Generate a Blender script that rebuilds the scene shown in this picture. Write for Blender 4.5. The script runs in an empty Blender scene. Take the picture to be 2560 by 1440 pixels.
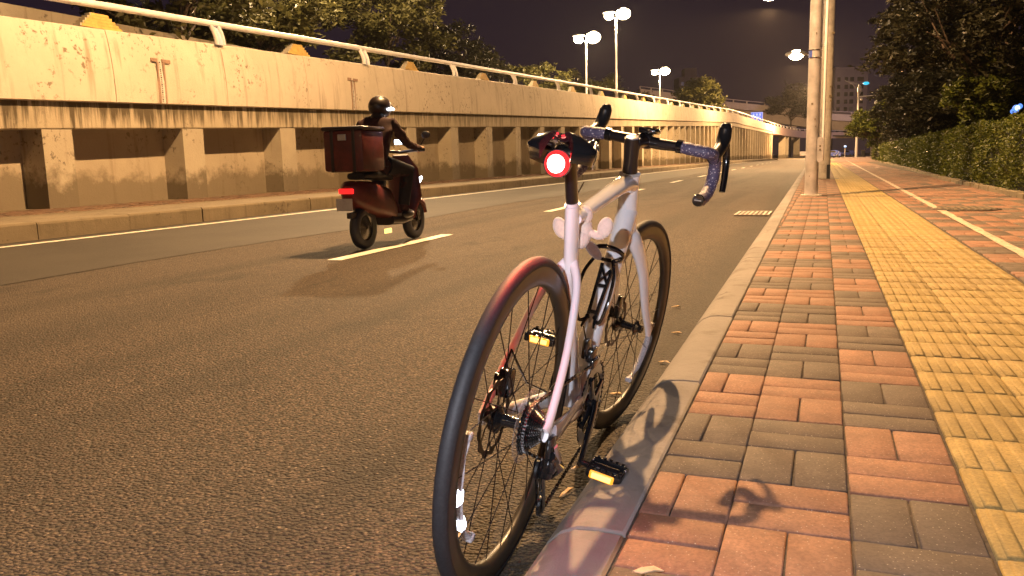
import bpy, bmesh, math, random
import numpy as np
from mathutils import Vector, Matrix
random.seed(7); rng = np.random.default_rng(7)
S = bpy.context.scene; COL = S.collection
PI = math.pi
# ------------------------------------------------------------------ camera
CAM_H, YAW, PITCH, ROLL = 0.853, 0.36539, 0.15412, -0.02565
fwd = Vector((-math.sin(YAW)*math.cos(PITCH), math.cos(YAW)*math.cos(PITCH), -math.sin(PITCH)))
rgt = fwd.cross(Vector((0, 0, 1))).normalized(); upv = rgt.cross(fwd)
r2 = math.cos(ROLL)*rgt + math.sin(ROLL)*upv; u2 = -math.sin(ROLL)*rgt + math.cos(ROLL)*upv
cam = bpy.data.cameras.new('camera'); camo = bpy.data.objects.new('camera', cam); COL.objects.link(camo)
cam.sensor_width = 36; cam.lens = 36*2036.2/2560; cam.clip_start = 0.05; cam.clip_end = 3000
camo.matrix_world = Matrix(((r2.x, u2.x, -fwd.x, 0), (r2.y, u2.y, -fwd.y, 0), (r2.z, u2.z, -fwd.z, CAM_H), (0, 0, 0, 1)))
S.camera = camo
# ------------------------------------------------------------------ night sky
W = bpy.data.worlds.new('World'); S.world = W; W.use_nodes = True
nt = W.node_tree; bg = nt.nodes['Background']
tc = nt.nodes.new('ShaderNodeTexCoord'); sx = nt.nodes.new('ShaderNodeSeparateXYZ'); nt.links.new(tc.outputs['Generated'], sx.inputs[0])
rp = nt.nodes.new('ShaderNodeValToRGB'); nt.links.new(sx.outputs['Z'], rp.inputs[0]); nt.links.new(rp.outputs[0], bg.inputs[0])
e = rp.color_ramp.elements; e[0].position = 0.0; e[0].color = (0.040, 0.022, 0.028, 1); e[1].position = 0.6; e[1].color = (0.012, 0.0065, 0.013, 1)
m1 = rp.color_ramp.elements.new(0.17); m1.color = (0.027, 0.0155, 0.027, 1)
bg.inputs[1].default_value = .50
# ------------------------------------------------------------------ exposure
S.view_settings.view_transform = 'Standard'; S.view_settings.look = 'None'; S.view_settings.exposure = 0.2; S.view_settings.gamma = 1
SODIUM = (1.0, 0.575, 0.245)
LAMPS = [(-2.76, 11.3, 12.3), (-3.0, -26.0, 12.3), (-3.9, 62.0, 11.95), (-3.3, 101.0, 12.0), (-2.6, 141.0, 12.0), (-2.4, 178.0, 12.0)]   # kerb side street lamps; last two added, unseen, to light the far end
POW = 15000
def lamp_light(name, loc, energy, color, radius=0.12, spot=None, target=None, parent=None, blend=0.6):
    l = bpy.data.lights.new(name, 'SPOT' if spot else 'POINT'); l.energy = energy; l.color = color; l.shadow_soft_size = radius
    if spot: l.spot_size = spot; l.spot_blend = blend
    o = bpy.data.objects.new(name, l); COL.objects.link(o); o.location = loc
    if target is not None:
        d = Vector(target)-Vector(loc); o.rotation_euler = d.to_track_quat('-Z', 'Y').to_euler()
    return o

# ================================================================== helpers
def tag(o, label=None, cat=None, group=None, kind=None):
    if label: o['label'] = label
    if cat: o['category'] = cat
    if group: o['group'] = group
    if kind: o['kind'] = kind
    return o
def empty(name, loc=(0, 0, 0), rz=0, label=None, cat=None, group=None):
    o = bpy.data.objects.new(name, None); COL.objects.link(o); o.location = loc; o.rotation_euler = (0, 0, rz)
    o.empty_display_size = 0.1
    return tag(o, label, cat, group)
class MB:
    def __init__(s): s.v = []; s.f = []; s.m = []
    def add(s, vs, fs, mi=0):
        b = len(s.v); s.v += [tuple(v) for v in vs]; s.f += [tuple(b+i for i in f) for f in fs]; s.m += [mi]*len(fs); return s
    def box(s, c, d, M=None, mi=0):
        vs = [Vector((c[0]+sx*d[0]/2, c[1]+sy*d[1]/2, c[2]+sz*d[2]/2)) for sx in (-1, 1) for sy in (-1, 1) for sz in (-1, 1)]
        if M is not None: vs = [M @ v for v in vs]
        return s.add(vs, [(0, 1, 3, 2), (4, 6, 7, 5), (0, 4, 5, 1), (2, 3, 7, 6), (0, 2, 6, 4), (1, 5, 7, 3)], mi)
    def bbox(s, c, d, b=0.01, mi=0):            # box with chamfered edges
        x, y, z = d[0]/2, d[1]/2, d[2]/2; b = min(b, x*.9, y*.9, z*.9)
        bm = bmesh.new(); bmesh.ops.create_cube(bm, size=1)
        for v in bm.verts: v.co = Vector((v.co.x*d[0], v.co.y*d[1], v.co.z*d[2]))
        bmesh.ops.bevel(bm, geom=bm.edges[:], offset=b, segments=2, affect='EDGES', profile=0.5)
        bm.verts.index_update()
        s.add([(v.co.x+c[0], v.co.y+c[1], v.co.z+c[2]) for v in bm.verts], [[v.index for v in f.verts] for f in bm.faces], mi); bm.free(); return s
    def tube(s, pts, rad, seg=12, cap=True, flat=None, ref=None, closed=False, mi=0):
        # rad: number or list ; flat: (a,b) scale across ref/normal, or list of them
        pts = [Vector(p) for p in pts]; n = len(pts)
        rad = rad if hasattr(rad, '__len__') else [rad]*n
        T = []
        for i in range(n):
            a = pts[(i-1) % n] if (closed or i > 0) else pts[i]; b = pts[(i+1) % n] if (closed or i < n-1) else pts[i]
            T.append((b-a).normalized())
        N = Vector(ref) if ref is not None else (Vector((0, 0, 1)) if abs(T[0].z) < .9 else Vector((1, 0, 0)))
        rings = []; vs = []
        for i in range(n):
            if ref is not None: N0 = Vector(ref)
            else: N0 = N
            N = (N0-T[i]*N0.dot(T[i])).normalized(); B = T[i].cross(N)
            fa, fb = (1, 1) if flat is None else (flat[i] if hasattr(flat[0], '__len__') else flat)
            for k in range(seg):
                a = 2*PI*k/seg; vs.append(pts[i]+N*(math.cos(a)*rad[i]*fa)+B*(math.sin(a)*rad[i]*fb))
        fs = []
        for i in range(n if closed else n-1):
            j = (i+1) % n
            for k in range(seg):
                l = (k+1) % seg; fs.append((i*seg+k, i*seg+l, j*seg+l, j*seg+k))
        if cap and not closed:
            fs.append(tuple(range(seg-1, -1, -1))); fs.append(tuple((n-1)*seg+k for k in range(seg)))
        return s.add(vs, fs, mi)
    def lathe(s, prof, c=(0, 0, 0), axis='z', seg=32, M=None, mi=0):       # prof: (r, h) pairs
        vs = []; n = len(prof)
        for r, hh in prof:
            for k in range(seg):
                a = 2*PI*k/seg; x, y = r*math.cos(a), r*math.sin(a)
                p = {'z': (x, y, hh), 'x': (hh, x, y), 'y': (x, hh, y)}[axis]
                p = Vector(p)+Vector(c); vs.append(M @ p if M is not None else p)
        fs = [(i*seg+k, i*seg+(k+1) % seg, (i+1)*seg+(k+1) % seg, (i+1)*seg+k) for i in range(n-1) for k in range(seg)]
        return s.add(vs, fs, mi)
    def prism(s, poly, a, b, plane='yz', mi=0):      # extrude polygon between a and b on the third axis
        def P(p, t): return {'yz': (t, p[0], p[1]), 'xz': (p[0], t, p[1]), 'xy': (p[0], p[1], t)}[plane]
        n = len(poly); vs = [P(p, a) for p in poly]+[P(p, b) for p in poly]
        fs = [(i, (i+1) % n, n+(i+1) % n, n+i) for i in range(n)]+[tuple(range(n-1, -1, -1)), tuple(range(n, 2*n))]
        return s.add(vs, fs, mi)
    def ell(s, c, r, M=None, u=16, v=10, mi=0):
        vs = [];
        for i in range(v+1):
            t = PI*i/v
            for k in range(u):
                a = 2*PI*k/u; p = Vector((r[0]*math.sin(t)*math.cos(a), r[1]*math.sin(t)*math.sin(a), r[2]*math.cos(t)))
                if M is not None: p = M @ p
                vs.append(p+Vector(c))
        fs = [(i*u+k, (i+1)*u+k, (i+1)*u+(k+1) % u, i*u+(k+1) % u) for i in range(v) for k in range(u)]
        return s.add(vs, fs, mi)
    def build(s, name, mat, parent=None, smooth=None, loc=None):
        me = bpy.data.meshes.new(name); me.from_pydata(s.v, [], s.f)
        mats = mat if isinstance(mat, (list, tuple)) else [mat]
        for m in mats: me.materials.append(m)
        if len(mats) > 1: me.polygons.foreach_set('material_index', s.m)
        bm = bmesh.new(); bm.from_mesh(me); bmesh.ops.remove_doubles(bm, verts=bm.verts, dist=1e-6)
        bmesh.ops.recalc_face_normals(bm, faces=bm.faces); bm.to_mesh(me); bm.free()
        o = bpy.data.objects.new(name, me); COL.objects.link(o)
        if loc is not None: o.location = loc
        if parent is not None: o.parent = parent
        if smooth:
            me.polygons.foreach_set('use_smooth', [True]*len(me.polygons)); me.set_sharp_from_angle(angle=math.radians(smooth))
        return o
def copy_tree(o, parent=None):
    c = o.copy(); COL.objects.link(c); c.parent = parent
    for ch in [x for x in S.objects if x.parent == o]: copy_tree(ch, c)
    return c
def npmesh(name, verts, quads, mat, parent=None, mids=None, tint=None):
    me = bpy.data.meshes.new(name); nv, nf = len(verts), len(quads)
    me.vertices.add(nv); me.vertices.foreach_set('co', np.asarray(verts, np.float32).ravel())
    me.loops.add(nf*4); me.loops.foreach_set('vertex_index', np.asarray(quads, np.int32).ravel())
    me.polygons.add(nf); me.polygons.foreach_set('loop_start', np.arange(nf, dtype=np.int32)*4)
    for m in (mat if isinstance(mat, (list, tuple)) else [mat]): me.materials.append(m)
    if mids is not None: me.polygons.foreach_set('material_index', np.asarray(mids, np.int32))
    if tint is not None:
        a = me.attributes.new('tint', 'FLOAT', 'FACE'); a.data.foreach_set('value', np.asarray(tint, np.float32))
    me.update(calc_edges=True)
    o = bpy.data.objects.new(name, me); COL.objects.link(o)
    if parent is not None: o.parent = parent
    return o

# ------------------------------------------------------------------ materials
class NM:
    def __init__(s, name):
        s.m = bpy.data.materials.new(name); s.m.use_nodes = True; s.t = s.m.node_tree; s.b = s.t.nodes['Principled BSDF']
        s.pos = None
    def P(s, scale=None):
        if s.pos is None: s.pos = s.t.nodes.new('ShaderNodeNewGeometry').outputs['Position']
        if scale is None: return s.pos
        v = s.t.nodes.new('ShaderNodeVectorMath'); v.operation = 'MULTIPLY'; s.t.links.new(s.pos, v.inputs[0]); v.inputs[1].default_value = scale
        return v.outputs[0]
    def O(s, scale=(1, 1, 1)):
        c = s.t.nodes.new('ShaderNodeTexCoord').outputs['Object']
        v = s.t.nodes.new('ShaderNodeVectorMath'); v.operation = 'MULTIPLY'; s.t.links.new(c, v.inputs[0]); v.inputs[1].default_value = scale
        return v.outputs[0]
    def noise(s, vec, scale, detail=4, rough=.6, out='Fac'):
        n = s.t.nodes.new('ShaderNodeTexNoise'); n.inputs['Scale'].default_value = scale; n.inputs['Detail'].default_value = detail; n.inputs['Roughness'].default_value = rough
        s.t.links.new(vec, n.inputs['Vector']); return n.outputs[out]
    def vor(s, vec, scale, out='Distance', feat='F1'):
        n = s.t.nodes.new('ShaderNodeTexVoronoi'); n.feature = feat; n.inputs['Scale'].default_value = scale
        s.t.links.new(vec, n.inputs['Vector']); return n.outputs[out]
    def ramp(s, x, pts):
        n = s.t.nodes.new('ShaderNodeValToRGB'); el = n.color_ramp.elements
        while len(el) < len(pts): el.new(0.5)
        for k, (p, c) in enumerate(pts):
            el[k].position = p; el[k].color = (c, c, c, 1) if not hasattr(c, '__len__') else (*c, 1)
        s.t.links.new(x, n.inputs[0]); return n.outputs[0]
    def mix(s, f, a, b, mode='MIX'):
        n = s.t.nodes.new('ShaderNodeMixRGB'); n.blend_type = mode
        for i, x in enumerate((f, a, b)):
            if hasattr(x, 'links'): s.t.links.new(x, n.inputs[i])
            else: n.inputs[i].default_value = x if i == 0 else (*x, 1)
        return n.outputs[0]
    def math(s, op, a, b=0.0, c=None, clamp=False):
        n = s.t.nodes.new('ShaderNodeMath'); n.operation = op; n.use_clamp = clamp
        for i, x in enumerate((a, b) if c is None else (a, b, c)):
            if hasattr(x, 'links'): s.t.links.new(x, n.inputs[i])
            else: n.inputs[i].default_value = x
        return n.outputs[0]
    def sep(s, v):
        n = s.t.nodes.new('ShaderNodeSeparateXYZ'); s.t.links.new(v, n.inputs[0]); return n.outputs
    def attr(s, nm):
        n = s.t.nodes.new('ShaderNodeAttribute'); n.attribute_name = nm; return n.outputs['Fac']
    def set(s, **k):
        for a, x in k.items():
            i = s.b.inputs[{'color': 'Base Color', 'rough': 'Roughness', 'metal': 'Metallic', 'coat': 'Coat Weight', 'alpha': 'Alpha', 'spec': 'Specular IOR Level', 'trans': 'Transmission Weight', 'emis': 'Emission Color', 'estr': 'Emission Strength', 'sheen': 'Sheen Weight', 'sub': 'Subsurface Weight'}[a]]
            if hasattr(x, 'links'): s.t.links.new(x, i)
            else: i.default_value = (*x, 1) if hasattr(x, '__len__') else x
        return s
    def bump(s, hgt, strength=.5, dist=.01):
        n = s.t.nodes.new('ShaderNodeBump'); n.inputs['Strength'].default_value = strength; n.inputs['Distance'].default_value = dist
        s.t.links.new(hgt, n.inputs['Height']); s.t.links.new(n.outputs[0], s.b.inputs['Normal']); return s
def simple(name, color, rough=.5, metal=0, coat=0, vary=.12, scale=30, bump=0, **k):
    m = NM(name); nz = m.noise(m.P(), scale, 4)
    c = m.mix(m.ramp(nz, [(0.3, 0.0), (0.7, 1.0)]), tuple(x*(1-vary) for x in color), tuple(min(1, x*(1+vary)) for x in color))
    m.set(color=c, rough=rough, metal=metal, coat=coat, **k)
    if bump: m.bump(m.noise(m.P(), scale*3, 5), bump, .003)
    return m.m
def emit(name, color, strength):
    m = NM(name); m.set(color=(0.02, 0.02, 0.02), emis=color, estr=strength, rough=.3); return m.m

def concrete(name, a, b, stain=(.12, .1, .075), amt=.45, lowdirt=None, streak=0):
    m = NM(name); p = m.P()
    c = m.mix(m.ramp(m.noise(p, .9, 6, .65), [(.35, 0.), (.65, 1.)]), a, b)
    # scattered chips and blotches
    f1 = m.math('MULTIPLY', m.ramp(m.noise(p, 9, 5, .7), [(.56, 0.), (.61, 1.)]), m.ramp(m.noise(p, .8, 3), [(.50, 0.), (.60, 1.)]))
    c = m.mix(m.math('MULTIPLY', f1, amt), c, stain)
    # vertical runs
    v = m.P((5.0, 5.0, .35)); f2 = m.ramp(m.noise(v, .9, 5, .6), [(.56, 0.), (.72, 1.)])
    c = m.mix(m.math('MULTIPLY', f2, amt*.75), c, (a[0]*.5, a[1]*.43, a[2]*.36))
    if streak:
        g = m.sep(p); top = m.math('ADD', m.math('MULTIPLY', g[1], .0311), 1.775)
        h = m.math('DIVIDE', m.math('SUBTRACT', top, g[2]), .48)            # 0 at top of band .. 1 at its bottom
        n = m.math('ADD', m.math('MULTIPLY', m.noise(m.P((3.2, 3.2, .22)), 2.2, 5, .65), .7), m.math('MULTIPLY', m.noise(m.P((1, 1, .5)), 1.1, 3, .6), .32))
        t = m.math('SUBTRACT', n, m.math('MULTIPLY', h, .13))
        fade = m.ramp(m.math('MULTIPLY', g[1], 1/80), [(.15, 1.), (.55, .35), (1.0, .15)])
        c = m.mix(m.math('MULTIPLY', m.ramp(t, [(.38, 0.), (.50, 1.)]), m.math('MULTIPLY', fade, streak)), c, (.075, .058, .034))
    if lowdirt:
        g = m.sep(p); hh = m.math('ADD', g[2], m.math('MULTIPLY', m.noise(p, 1.6, 5, .7), -1.3))
        c = m.mix(m.math('MULTIPLY', m.ramp(hh, [(.0, 1.), (.26, 0.)]), lowdirt), c, (.115, .092, .06))
    m.set(color=c, rough=.88); m.bump(m.noise(p, 22, 7, .7), .35, .02); return m.m

M = {}
M['coping'] = concrete('painted_concrete', (.56, .50, .41), (.65, .58, .48), (.20, .155, .105), .9)
M['band'] = concrete('stained_concrete', (.38, .33, .24), (.44, .38, .28), streak=.95)
M['pier'] = concrete('pier_concrete', (.37, .325, .25), (.44, .39, .30), amt=.8, lowdirt=.85)
M['panel'] = concrete('panel_concrete', (.37, .315, .235), (.42, .36, .27), amt=.6, lowdirt=.7)
M['bridge'] = concrete('bridge_concrete', (.50, .42, .42), (.58, .50, .48), amt=.3)
M['kerb'] = concrete('kerb_stone', (.165, .15, .145), (.235, .215, .205), (.08, .07, .06), .9)
M['dkerb'] = concrete('dirty_kerb_stone', (.125, .10, .062), (.18, .145, .095), (.06, .048, .03), .9)
m = NM('asphalt'); p = m.P()
v = m.vor(p, 95, 'Color'); vd = m.vor(p, 95, 'Distance'); big = m.noise(p, .5, 5, .6)
c = m.mix(m.ramp(v, [(.15, 0.), (.9, 1.)]), (.018, .0125, .009), (.158, .113, .080))
c = m.mix(m.math('MULTIPLY', m.ramp(m.noise(p, 48, 4, .75), [(.50, 0.), (.60, 1.)]), .85), c, (.014, .011, .009))
c = m.mix(m.ramp(vd, [(.45, 0.), (.75, .8)]), c, (.012, .010, .008))
c = m.mix(m.ramp(big, [(.3, 0.), (.7, .30)]), c, (.10, .080, .060))
trk = m.noise(m.P((1.1, .05, 1)), 1.3, 3, .5); c = m.mix(m.ramp(trk, [(.36, .75), (.56, 0.)]), c, (.026, .020, .015))
st = m.noise(m.P((1, .45, 1)), 1.9, 5, .7); c = m.mix(m.ramp(st, [(.57, 0.), (.66, .7)]), c, (.022, .017, .013))
c = m.mix(m.math('MULTIPLY', m.ramp(m.vor(p, 34, 'Distance'), [(.10, 1.), (.17, 0.)]), .6), c, (.30, .235, .17))
g = m.sep(p); gut = m.math('ADD', m.math('MULTIPLY', m.math('ADD', g[0], m.math('MULTIPLY', g[1], .0105)), 1.0), m.math('MULTIPLY', m.noise(p, 5, 4, .7), .35))
c = m.mix(m.ramp(m.math('ADD', gut, 1.0), [(.28, 0.), (.52, .75)]), c, (.030, .024, .018))
m.set(color=c, rough=.78, spec=.35); m.bump(m.math('ADD', m.math('MULTIPLY', vd, -1.0), m.math('MULTIPLY', m.noise(p, 60, 3), .9)), 1.0, .010); M['asphalt'] = m.m
m = NM('new_asphalt'); p = m.P(); c = m.mix(m.ramp(m.vor(p, 190, 'Color'), [(.2, 0.), (.9, 1.)]), (.018, .015, .012), (.050, .042, .034))
c = m.mix(m.ramp(m.noise(p, .8, 5), [(.4, 0.), (.7, .4)]), c, (.065, .056, .045))
m.set(color=c, rough=.75, spec=.35); m.bump(m.noise(p, 170, 3), .4, .003); M['asphalt2'] = m.m
m = NM('road_paint'); p = m.P(); c = m.mix(m.ramp(m.noise(p, 60, 5, .75), [(.56, 0.), (.66, 1.)]), (.62, .58, .50), (.16, .14, .11)); m.set(color=c, rough=.6); m.bump(m.noise(p, 120, 3), .3, .003); M['paint'] = m.m
def brick(name, A, B, speck=.5):
    m = NM(name); p = m.P(); c = m.mix(m.attr('tint'), A, B)
    c = m.mix(m.math('MULTIPLY', m.ramp(m.noise(p, 11, 7, .75), [(.38, 0.), (.62, 1.)]), .55), c, tuple(x*.5 for x in A))
    c = m.mix(m.math('MULTIPLY', m.ramp(m.vor(p, 95, 'Distance'), [(.10, 1.), (.17, 0.)]), speck), c, (.55, .50, .42))
    c = m.mix(m.ramp(m.noise(p, 140, 3, .6), [(.35, .5), (.6, 0.)]), c, tuple(x*.40 for x in A))
    c = m.mix(m.ramp(m.noise(p, 1.1, 5, .65), [(.45, 0.), (.7, .28)]), c, (.13, .095, .07))
    m.set(color=c, rough=.82); m.bump(m.noise(p, 160, 5, .75), .5, .003); return m.m
M['red'] = brick('red_brick', (.25, .128, .084), (.325, .170, .110))
M['grey'] = brick('grey_brick', (.100, .076, .062), (.142, .108, .086), .45)
M['yel'] = brick('yellow_tile', (.335, .245, .085), (.41, .30, .115), .2)
M['sand'] = simple('joint_sand', (.055, .042, .03), .95, vary=.5, scale=60, bump=.5)
M['soil'] = simple('soil', (.06, .045, .025), .95, vary=.5, scale=8, bump=.5)
M['rail'] = simple('white_rail_paint', (.80, .78, .80), .35, vary=.05, scale=4)
M['railpost'] = simple('blue_white_post', (.50, .56, .72), .35, vary=.05, scale=4)  # pale blue inner plate of the rail posts
M['yblock'] = simple('yellow_block_paint', (.58, .40, .12), .7, vary=.2, scale=9, bump=.2)
M['wblock'] = simple('grey_block_paint', (.42, .40, .33), .7, vary=.2, scale=9, bump=.2)
M['pole'] = simple('galvanised_pole', (.47, .44, .45), .55, .2, vary=.25, scale=5, bump=.15)
M['pole2'] = simple('weathered_pole', (.38, .345, .32), .65, .1, vary=.4, scale=4, bump=.25)
M['patch'] = simple('pale_repaint', (.42, .38, .33), .7, vary=.15, scale=12)
M['steel'] = simple('steel_grey', (.45, .43, .42), .4, .7)
M['glow'] = emit('lamp_glow', (1.0, .80, .45), 60)
M['blk'] = simple('black_plastic', (.012, .012, .013), .35, vary=.2)
M['gblk'] = simple('gloss_black', (.008, .008, .009), .12, coat=.6, vary=.1)
M['carbon'] = simple('satin_carbon', (.012, .0095, .011), .28, coat=.3, vary=.2, scale=200)
M['rub'] = simple('tyre_rubber', (.020, .020, .024), .62, vary=.3, scale=150, bump=.2)
M['rubs'] = simple('tyre_sidewall', (.014, .013, .013), .5, vary=.2, scale=90)
M['white'] = simple('pearl_white_paint', (.80, .79, .82), .16, coat=.8, vary=.015)
M['chrome'] = simple('polished_steel', (.55, .53, .52), .16, 1.0, vary=.1)
M['dsteel'] = simple('dark_steel', (.10, .095, .09), .25, .9, vary=.3, scale=200)
M['spoke'] = simple('black_spoke', (.025, .018, .018), .3, .7)
M['rotor'] = simple('rotor_steel', (.09, .075, .075), .35, 1.0)
m = NM('purple_bar_tape'); o3 = m.O((1, 1, 1)); 
c = m.mix(m.ramp(m.vor(m.P(), 150, 'Distance'), [(.20, 1.), (.30, 0.)]), (.085, .072, .135), (.50, .46, .52)); m.set(color=c, rough=.55); m.bump(m.noise(m.P(), 90, 3), .25, .003); M['tape'] = m.m
M['plush'] = simple('beige_plush', (.78, .63, .54), .95, vary=.08, scale=160, bump=.8, sheen=.6)
M['plushd'] = simple('brown_plush', (.10, .055, .035), .95, vary=.2, scale=160, bump=.8, sheen=.4)
M['redlens'] = emit('red_lens', (1.0, .012, .012), 1.9)
M['redcore'] = emit('red_light_core', (1.0, .28, .22), 40)
M['amber'] = emit('amber_reflector_glow', (1.0, .36, .02), 1.5)  # light thrown back by the reflectors, put into emission
M['ambcore'] = emit('amber_reflector_glint', (1.0, .62, .18), 1.9)  # brighter glint of the reflectors, painted as emission
M['led'] = emit('white_led', (.80, .85, 1.0), 14)
M['clear'] = simple('milky_clear_plastic', (.50, .47, .50), .2, coat=.5, vary=.3, scale=260, bump=.6)
m = NM('thin_clear_disc'); m.set(color=(.6, .5, .45), rough=.1, alpha=.22); M['cleardisc'] = m.m
def leafmat(name, A, B):
    m = NM(name); c = m.mix(m.attr('tint'), A, B); m.set(color=c, rough=.45, spec=.5)
    tr = m.t.nodes.new('ShaderNodeBsdfTranslucent'); m.t.links.new(c, tr.inputs[0]); mx = m.t.nodes.new('ShaderNodeMixShader'); mx.inputs[0].default_value = .25
    m.t.links.new(m.b.outputs[0], mx.inputs[1]); m.t.links.new(tr.outputs[0], mx.inputs[2]); m.t.links.new(mx.outputs[0], m.t.nodes['Material Output'].inputs[0]); return m.m
M['leafA'] = leafmat('broad_leaf', (.06, .06, .018), (.15, .14, .05))
M['leafB'] = leafmat('hedge_leaf', (.030, .044, .005), (.115, .130, .014))
M['leafC'] = leafmat('dark_or_dim_leaf', (.018, .019, .010), (.048, .045, .021))  # dark leaf; weak light on the dim trees also put into this colour
M['leafD'] = leafmat('pale_leaf', (.10, .11, .03), (.20, .20, .06))
M['bark'] = simple('bark', (.085, .06, .045), .9, vary=.4, scale=12, bump=.6)

# ================================================================== setting: ground, road, pavement
def sheet(name, poly, z, mat, kind='structure'):
    me = bpy.data.meshes.new(name); me.from_pydata([(x, y, z) for x, y in poly], [], [tuple(range(len(poly)))]); me.materials.append(mat)
    o = bpy.data.objects.new(name, me); COL.objects.link(o); o['kind'] = kind; return o
sheet('ground', [(-900, -200), (900, -200), (900, 1500), (-900, 1500)], -.03, M['soil'])
KX = lambda Y: -.35-.0105*(Y-2)            # inner edge of the right kerb
LX = lambda Y: -9.5 if Y < 105 else -9.5+(Y-105)**1.6*.012     # face of the left kerb
ys = [-40, 0, 20, 40, 60, 80, 100, 110, 120, 130, 140, 150, 160, 180, 205, 240, 330]
sheet('road', [(LX(y) if y < 200 else -6+(y-200)*.35, y) for y in ys]+[(KX(y)-.2 if y < 150 else 25, y) for y in reversed(ys)], 0.0, M['asphalt'])
sheet('resurfaced_road', [(LX(y), y) for y in ys if y <= 130]+[(-5.95+.1*math.sin(y*.7), y) for y in range(130, -41, -2)], .004, M['asphalt2'])
mk = MB()
def strip(mb, xs0, xs1, ysn, z):
    for i in range(len(ysn)-1):
        mb.add([(xs0[i], ysn[i], z), (xs1[i], ysn[i], z), (xs1[i+1], ysn[i+1], z), (xs0[i+1], ysn[i+1], z)], [(0, 1, 2, 3)])
yy = list(np.arange(-20, 108, 1.0)); lx = [-9.02+(0 if y < 105 else .1)+random.uniform(-.006, .006) for y in yy]
strip(mk, [x-.075 for x in lx], [x+.075 for x in lx], yy, .008)
def DX(Y): return float(np.interp(Y, [0, 7.5, 14, 21, 30, 38, 120], [-4.0, -4.16, -4.33, -4.62, -4.86, -4.97, -5.9]))
for st in [-8.0, -.8, 6.3, 13.0, 20.0, 27.9, 35.4, 43, 50.5, 58, 66, 73.5, 81, 89, 97]:
    yk = np.arange(st, st+2.65, .15); strip(mk, [DX(y)-.075+random.uniform(-.004, .004) for y in yk], [DX(y)+.075+random.uniform(-.004, .004) for y in yk], list(yk), .008)
mk.build('lane_markings', M['paint'])['kind'] = 'structure'

# right kerb, one stone per 1.15 m in one structure mesh with rounded outer edge
PZ = .12
kb = MB(); y0 = 1.49-1.152*12
for i in range(120):
    a, b = y0+1.152*i+.004, y0+1.152*(i+1)-.004
    prof = [(0, -.05), (0, PZ-.004), (-.006, PZ+.002), (-.055, PZ+.003), (-.10, PZ), (-.135, PZ-.016), (-.165, PZ-.045), (-.185, PZ-.085), (-.19, -.05)]
    dz = random.uniform(-.0015, .0015); n = len(prof); vs = []
    for yv, sh in ((a, .004), (a+.004, 0), (b-.004, 0), (b, .004)):
        for q in prof: vs.append((KX(yv)+q[0]*(1-sh*4), yv, q[1]+dz-(sh if q[1] > 0 else 0)))
    fs = [(k*n+j, k*n+j+1, (k+1)*n+j+1, (k+1)*n+j) for k in range(3) for j in range(n-1)]+[tuple(range(n)), tuple(range(4*n-1, 3*n-1, -1))]
    kb.add(vs, fs)
kb.build('kerb', M['kerb'], smooth=40)['kind'] = 'structure'
# pavement bed
sheet('pavement', [(KX(-15)-.1, -15), (KX(150)-.1, 150), (9.5, 150), (6.2, 110), (3.0, 20), (3.0, -15)], PZ-.010, M['sand'])
def bricks(name, items, mats, clip=False):
    V = []; F = []; MI = []; T = []
    for (cx, cy, w, l, mi, t, zo) in items:
        if clip:
            lo = max(cx-w/2, KX(cy)+.004); hi = cx+w/2
            if hi-lo < .02: continue
            cx, w = (lo+hi)/2, hi-lo
        b = len(V); g = random.uniform(.0018, .0032); bv = .0042; w2, l2 = w/2-g, l/2-g
        z0, z1, z2 = PZ-.025, PZ-.0032+zo, PZ+zo
        an = random.uniform(-.006, .006); ca, sa = math.cos(an), math.sin(an); tx, ty = random.uniform(-.008, .008), random.uniform(-.008, .008)
        for (ww, ll, z) in ((w2, l2, z0), (w2, l2, z1), (w2-bv, l2-bv, z2)):
            for sx_, sy_ in ((-1, -1), (1, -1), (1, 1), (-1, 1)):
                x, y = sx_*ww, sy_*ll; V.append((cx+x*ca-y*sa, cy+x*sa+y*ca, z+x*tx+y*ty))
        for k in range(4):
            j = (k+1) % 4; F.append((b+k, b+j, b+4+j, b+4+k)); F.append((b+4+k, b+4+j, b+8+j, b+8+k))
        F.append((b+8, b+9, b+10, b+11)); MI += [mi]*9; T += [t]*9
    o = npmesh(name, V, F, mats, mids=MI, tint=T); o['kind'] = 'structure'; return o
U = .2365; YB = 1.838; items = []
def module(x, k, orient, mi):
    cy = YB+(k+.5)*U
    for q in (0, 1):
        t = random.random(); zo = random.uniform(-.0015, .0015)
        if orient: items.append((x+U*(.25+.5*q), cy, U/2, U, mi, t, zo))
        else: items.append((x+U/2, cy-U*.25+U*.5*q, U, U/2, mi, t, zo))
cols_left = [(-.870, 0), (-.6335, 1), (-.397, 0), (-.1625, 0), (.0735, 1)]
for ci, (cx, off) in enumerate(cols_left):
    for k in range(-14, 290):
        y = YB+k*U
        if cx+U < KX(y)-.12: continue
        red = ((k//2) % 2 == 1) ^ bool(off)
        module(cx if ci > 2 else cx, k, (k+ci) % 2 == 1, 0 if red else 1)
for ci in range(8):
    x = 1.075+ci*U
    for k in range(-14, 290):
        y = YB+k*U
        red = ((k//2+ci) % 2 == 1) ^ (random.random() < .12)
        if y > 15 and random.random() < .5: red = True
        if x > 3.0+max(0, (y-20))*.036: continue
        module(x+random.uniform(-.002, .002), k, (k+ci) % 2 == 0, 0 if red else 1)
bricks('brick_pavement', items, [M['red'], M['grey']], True)
sheet('far_pavement', [(.0+KX(70), 70), (KX(150), 150), (9.5, 150), (4.6, 70)], PZ+.001, M['red'])
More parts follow.
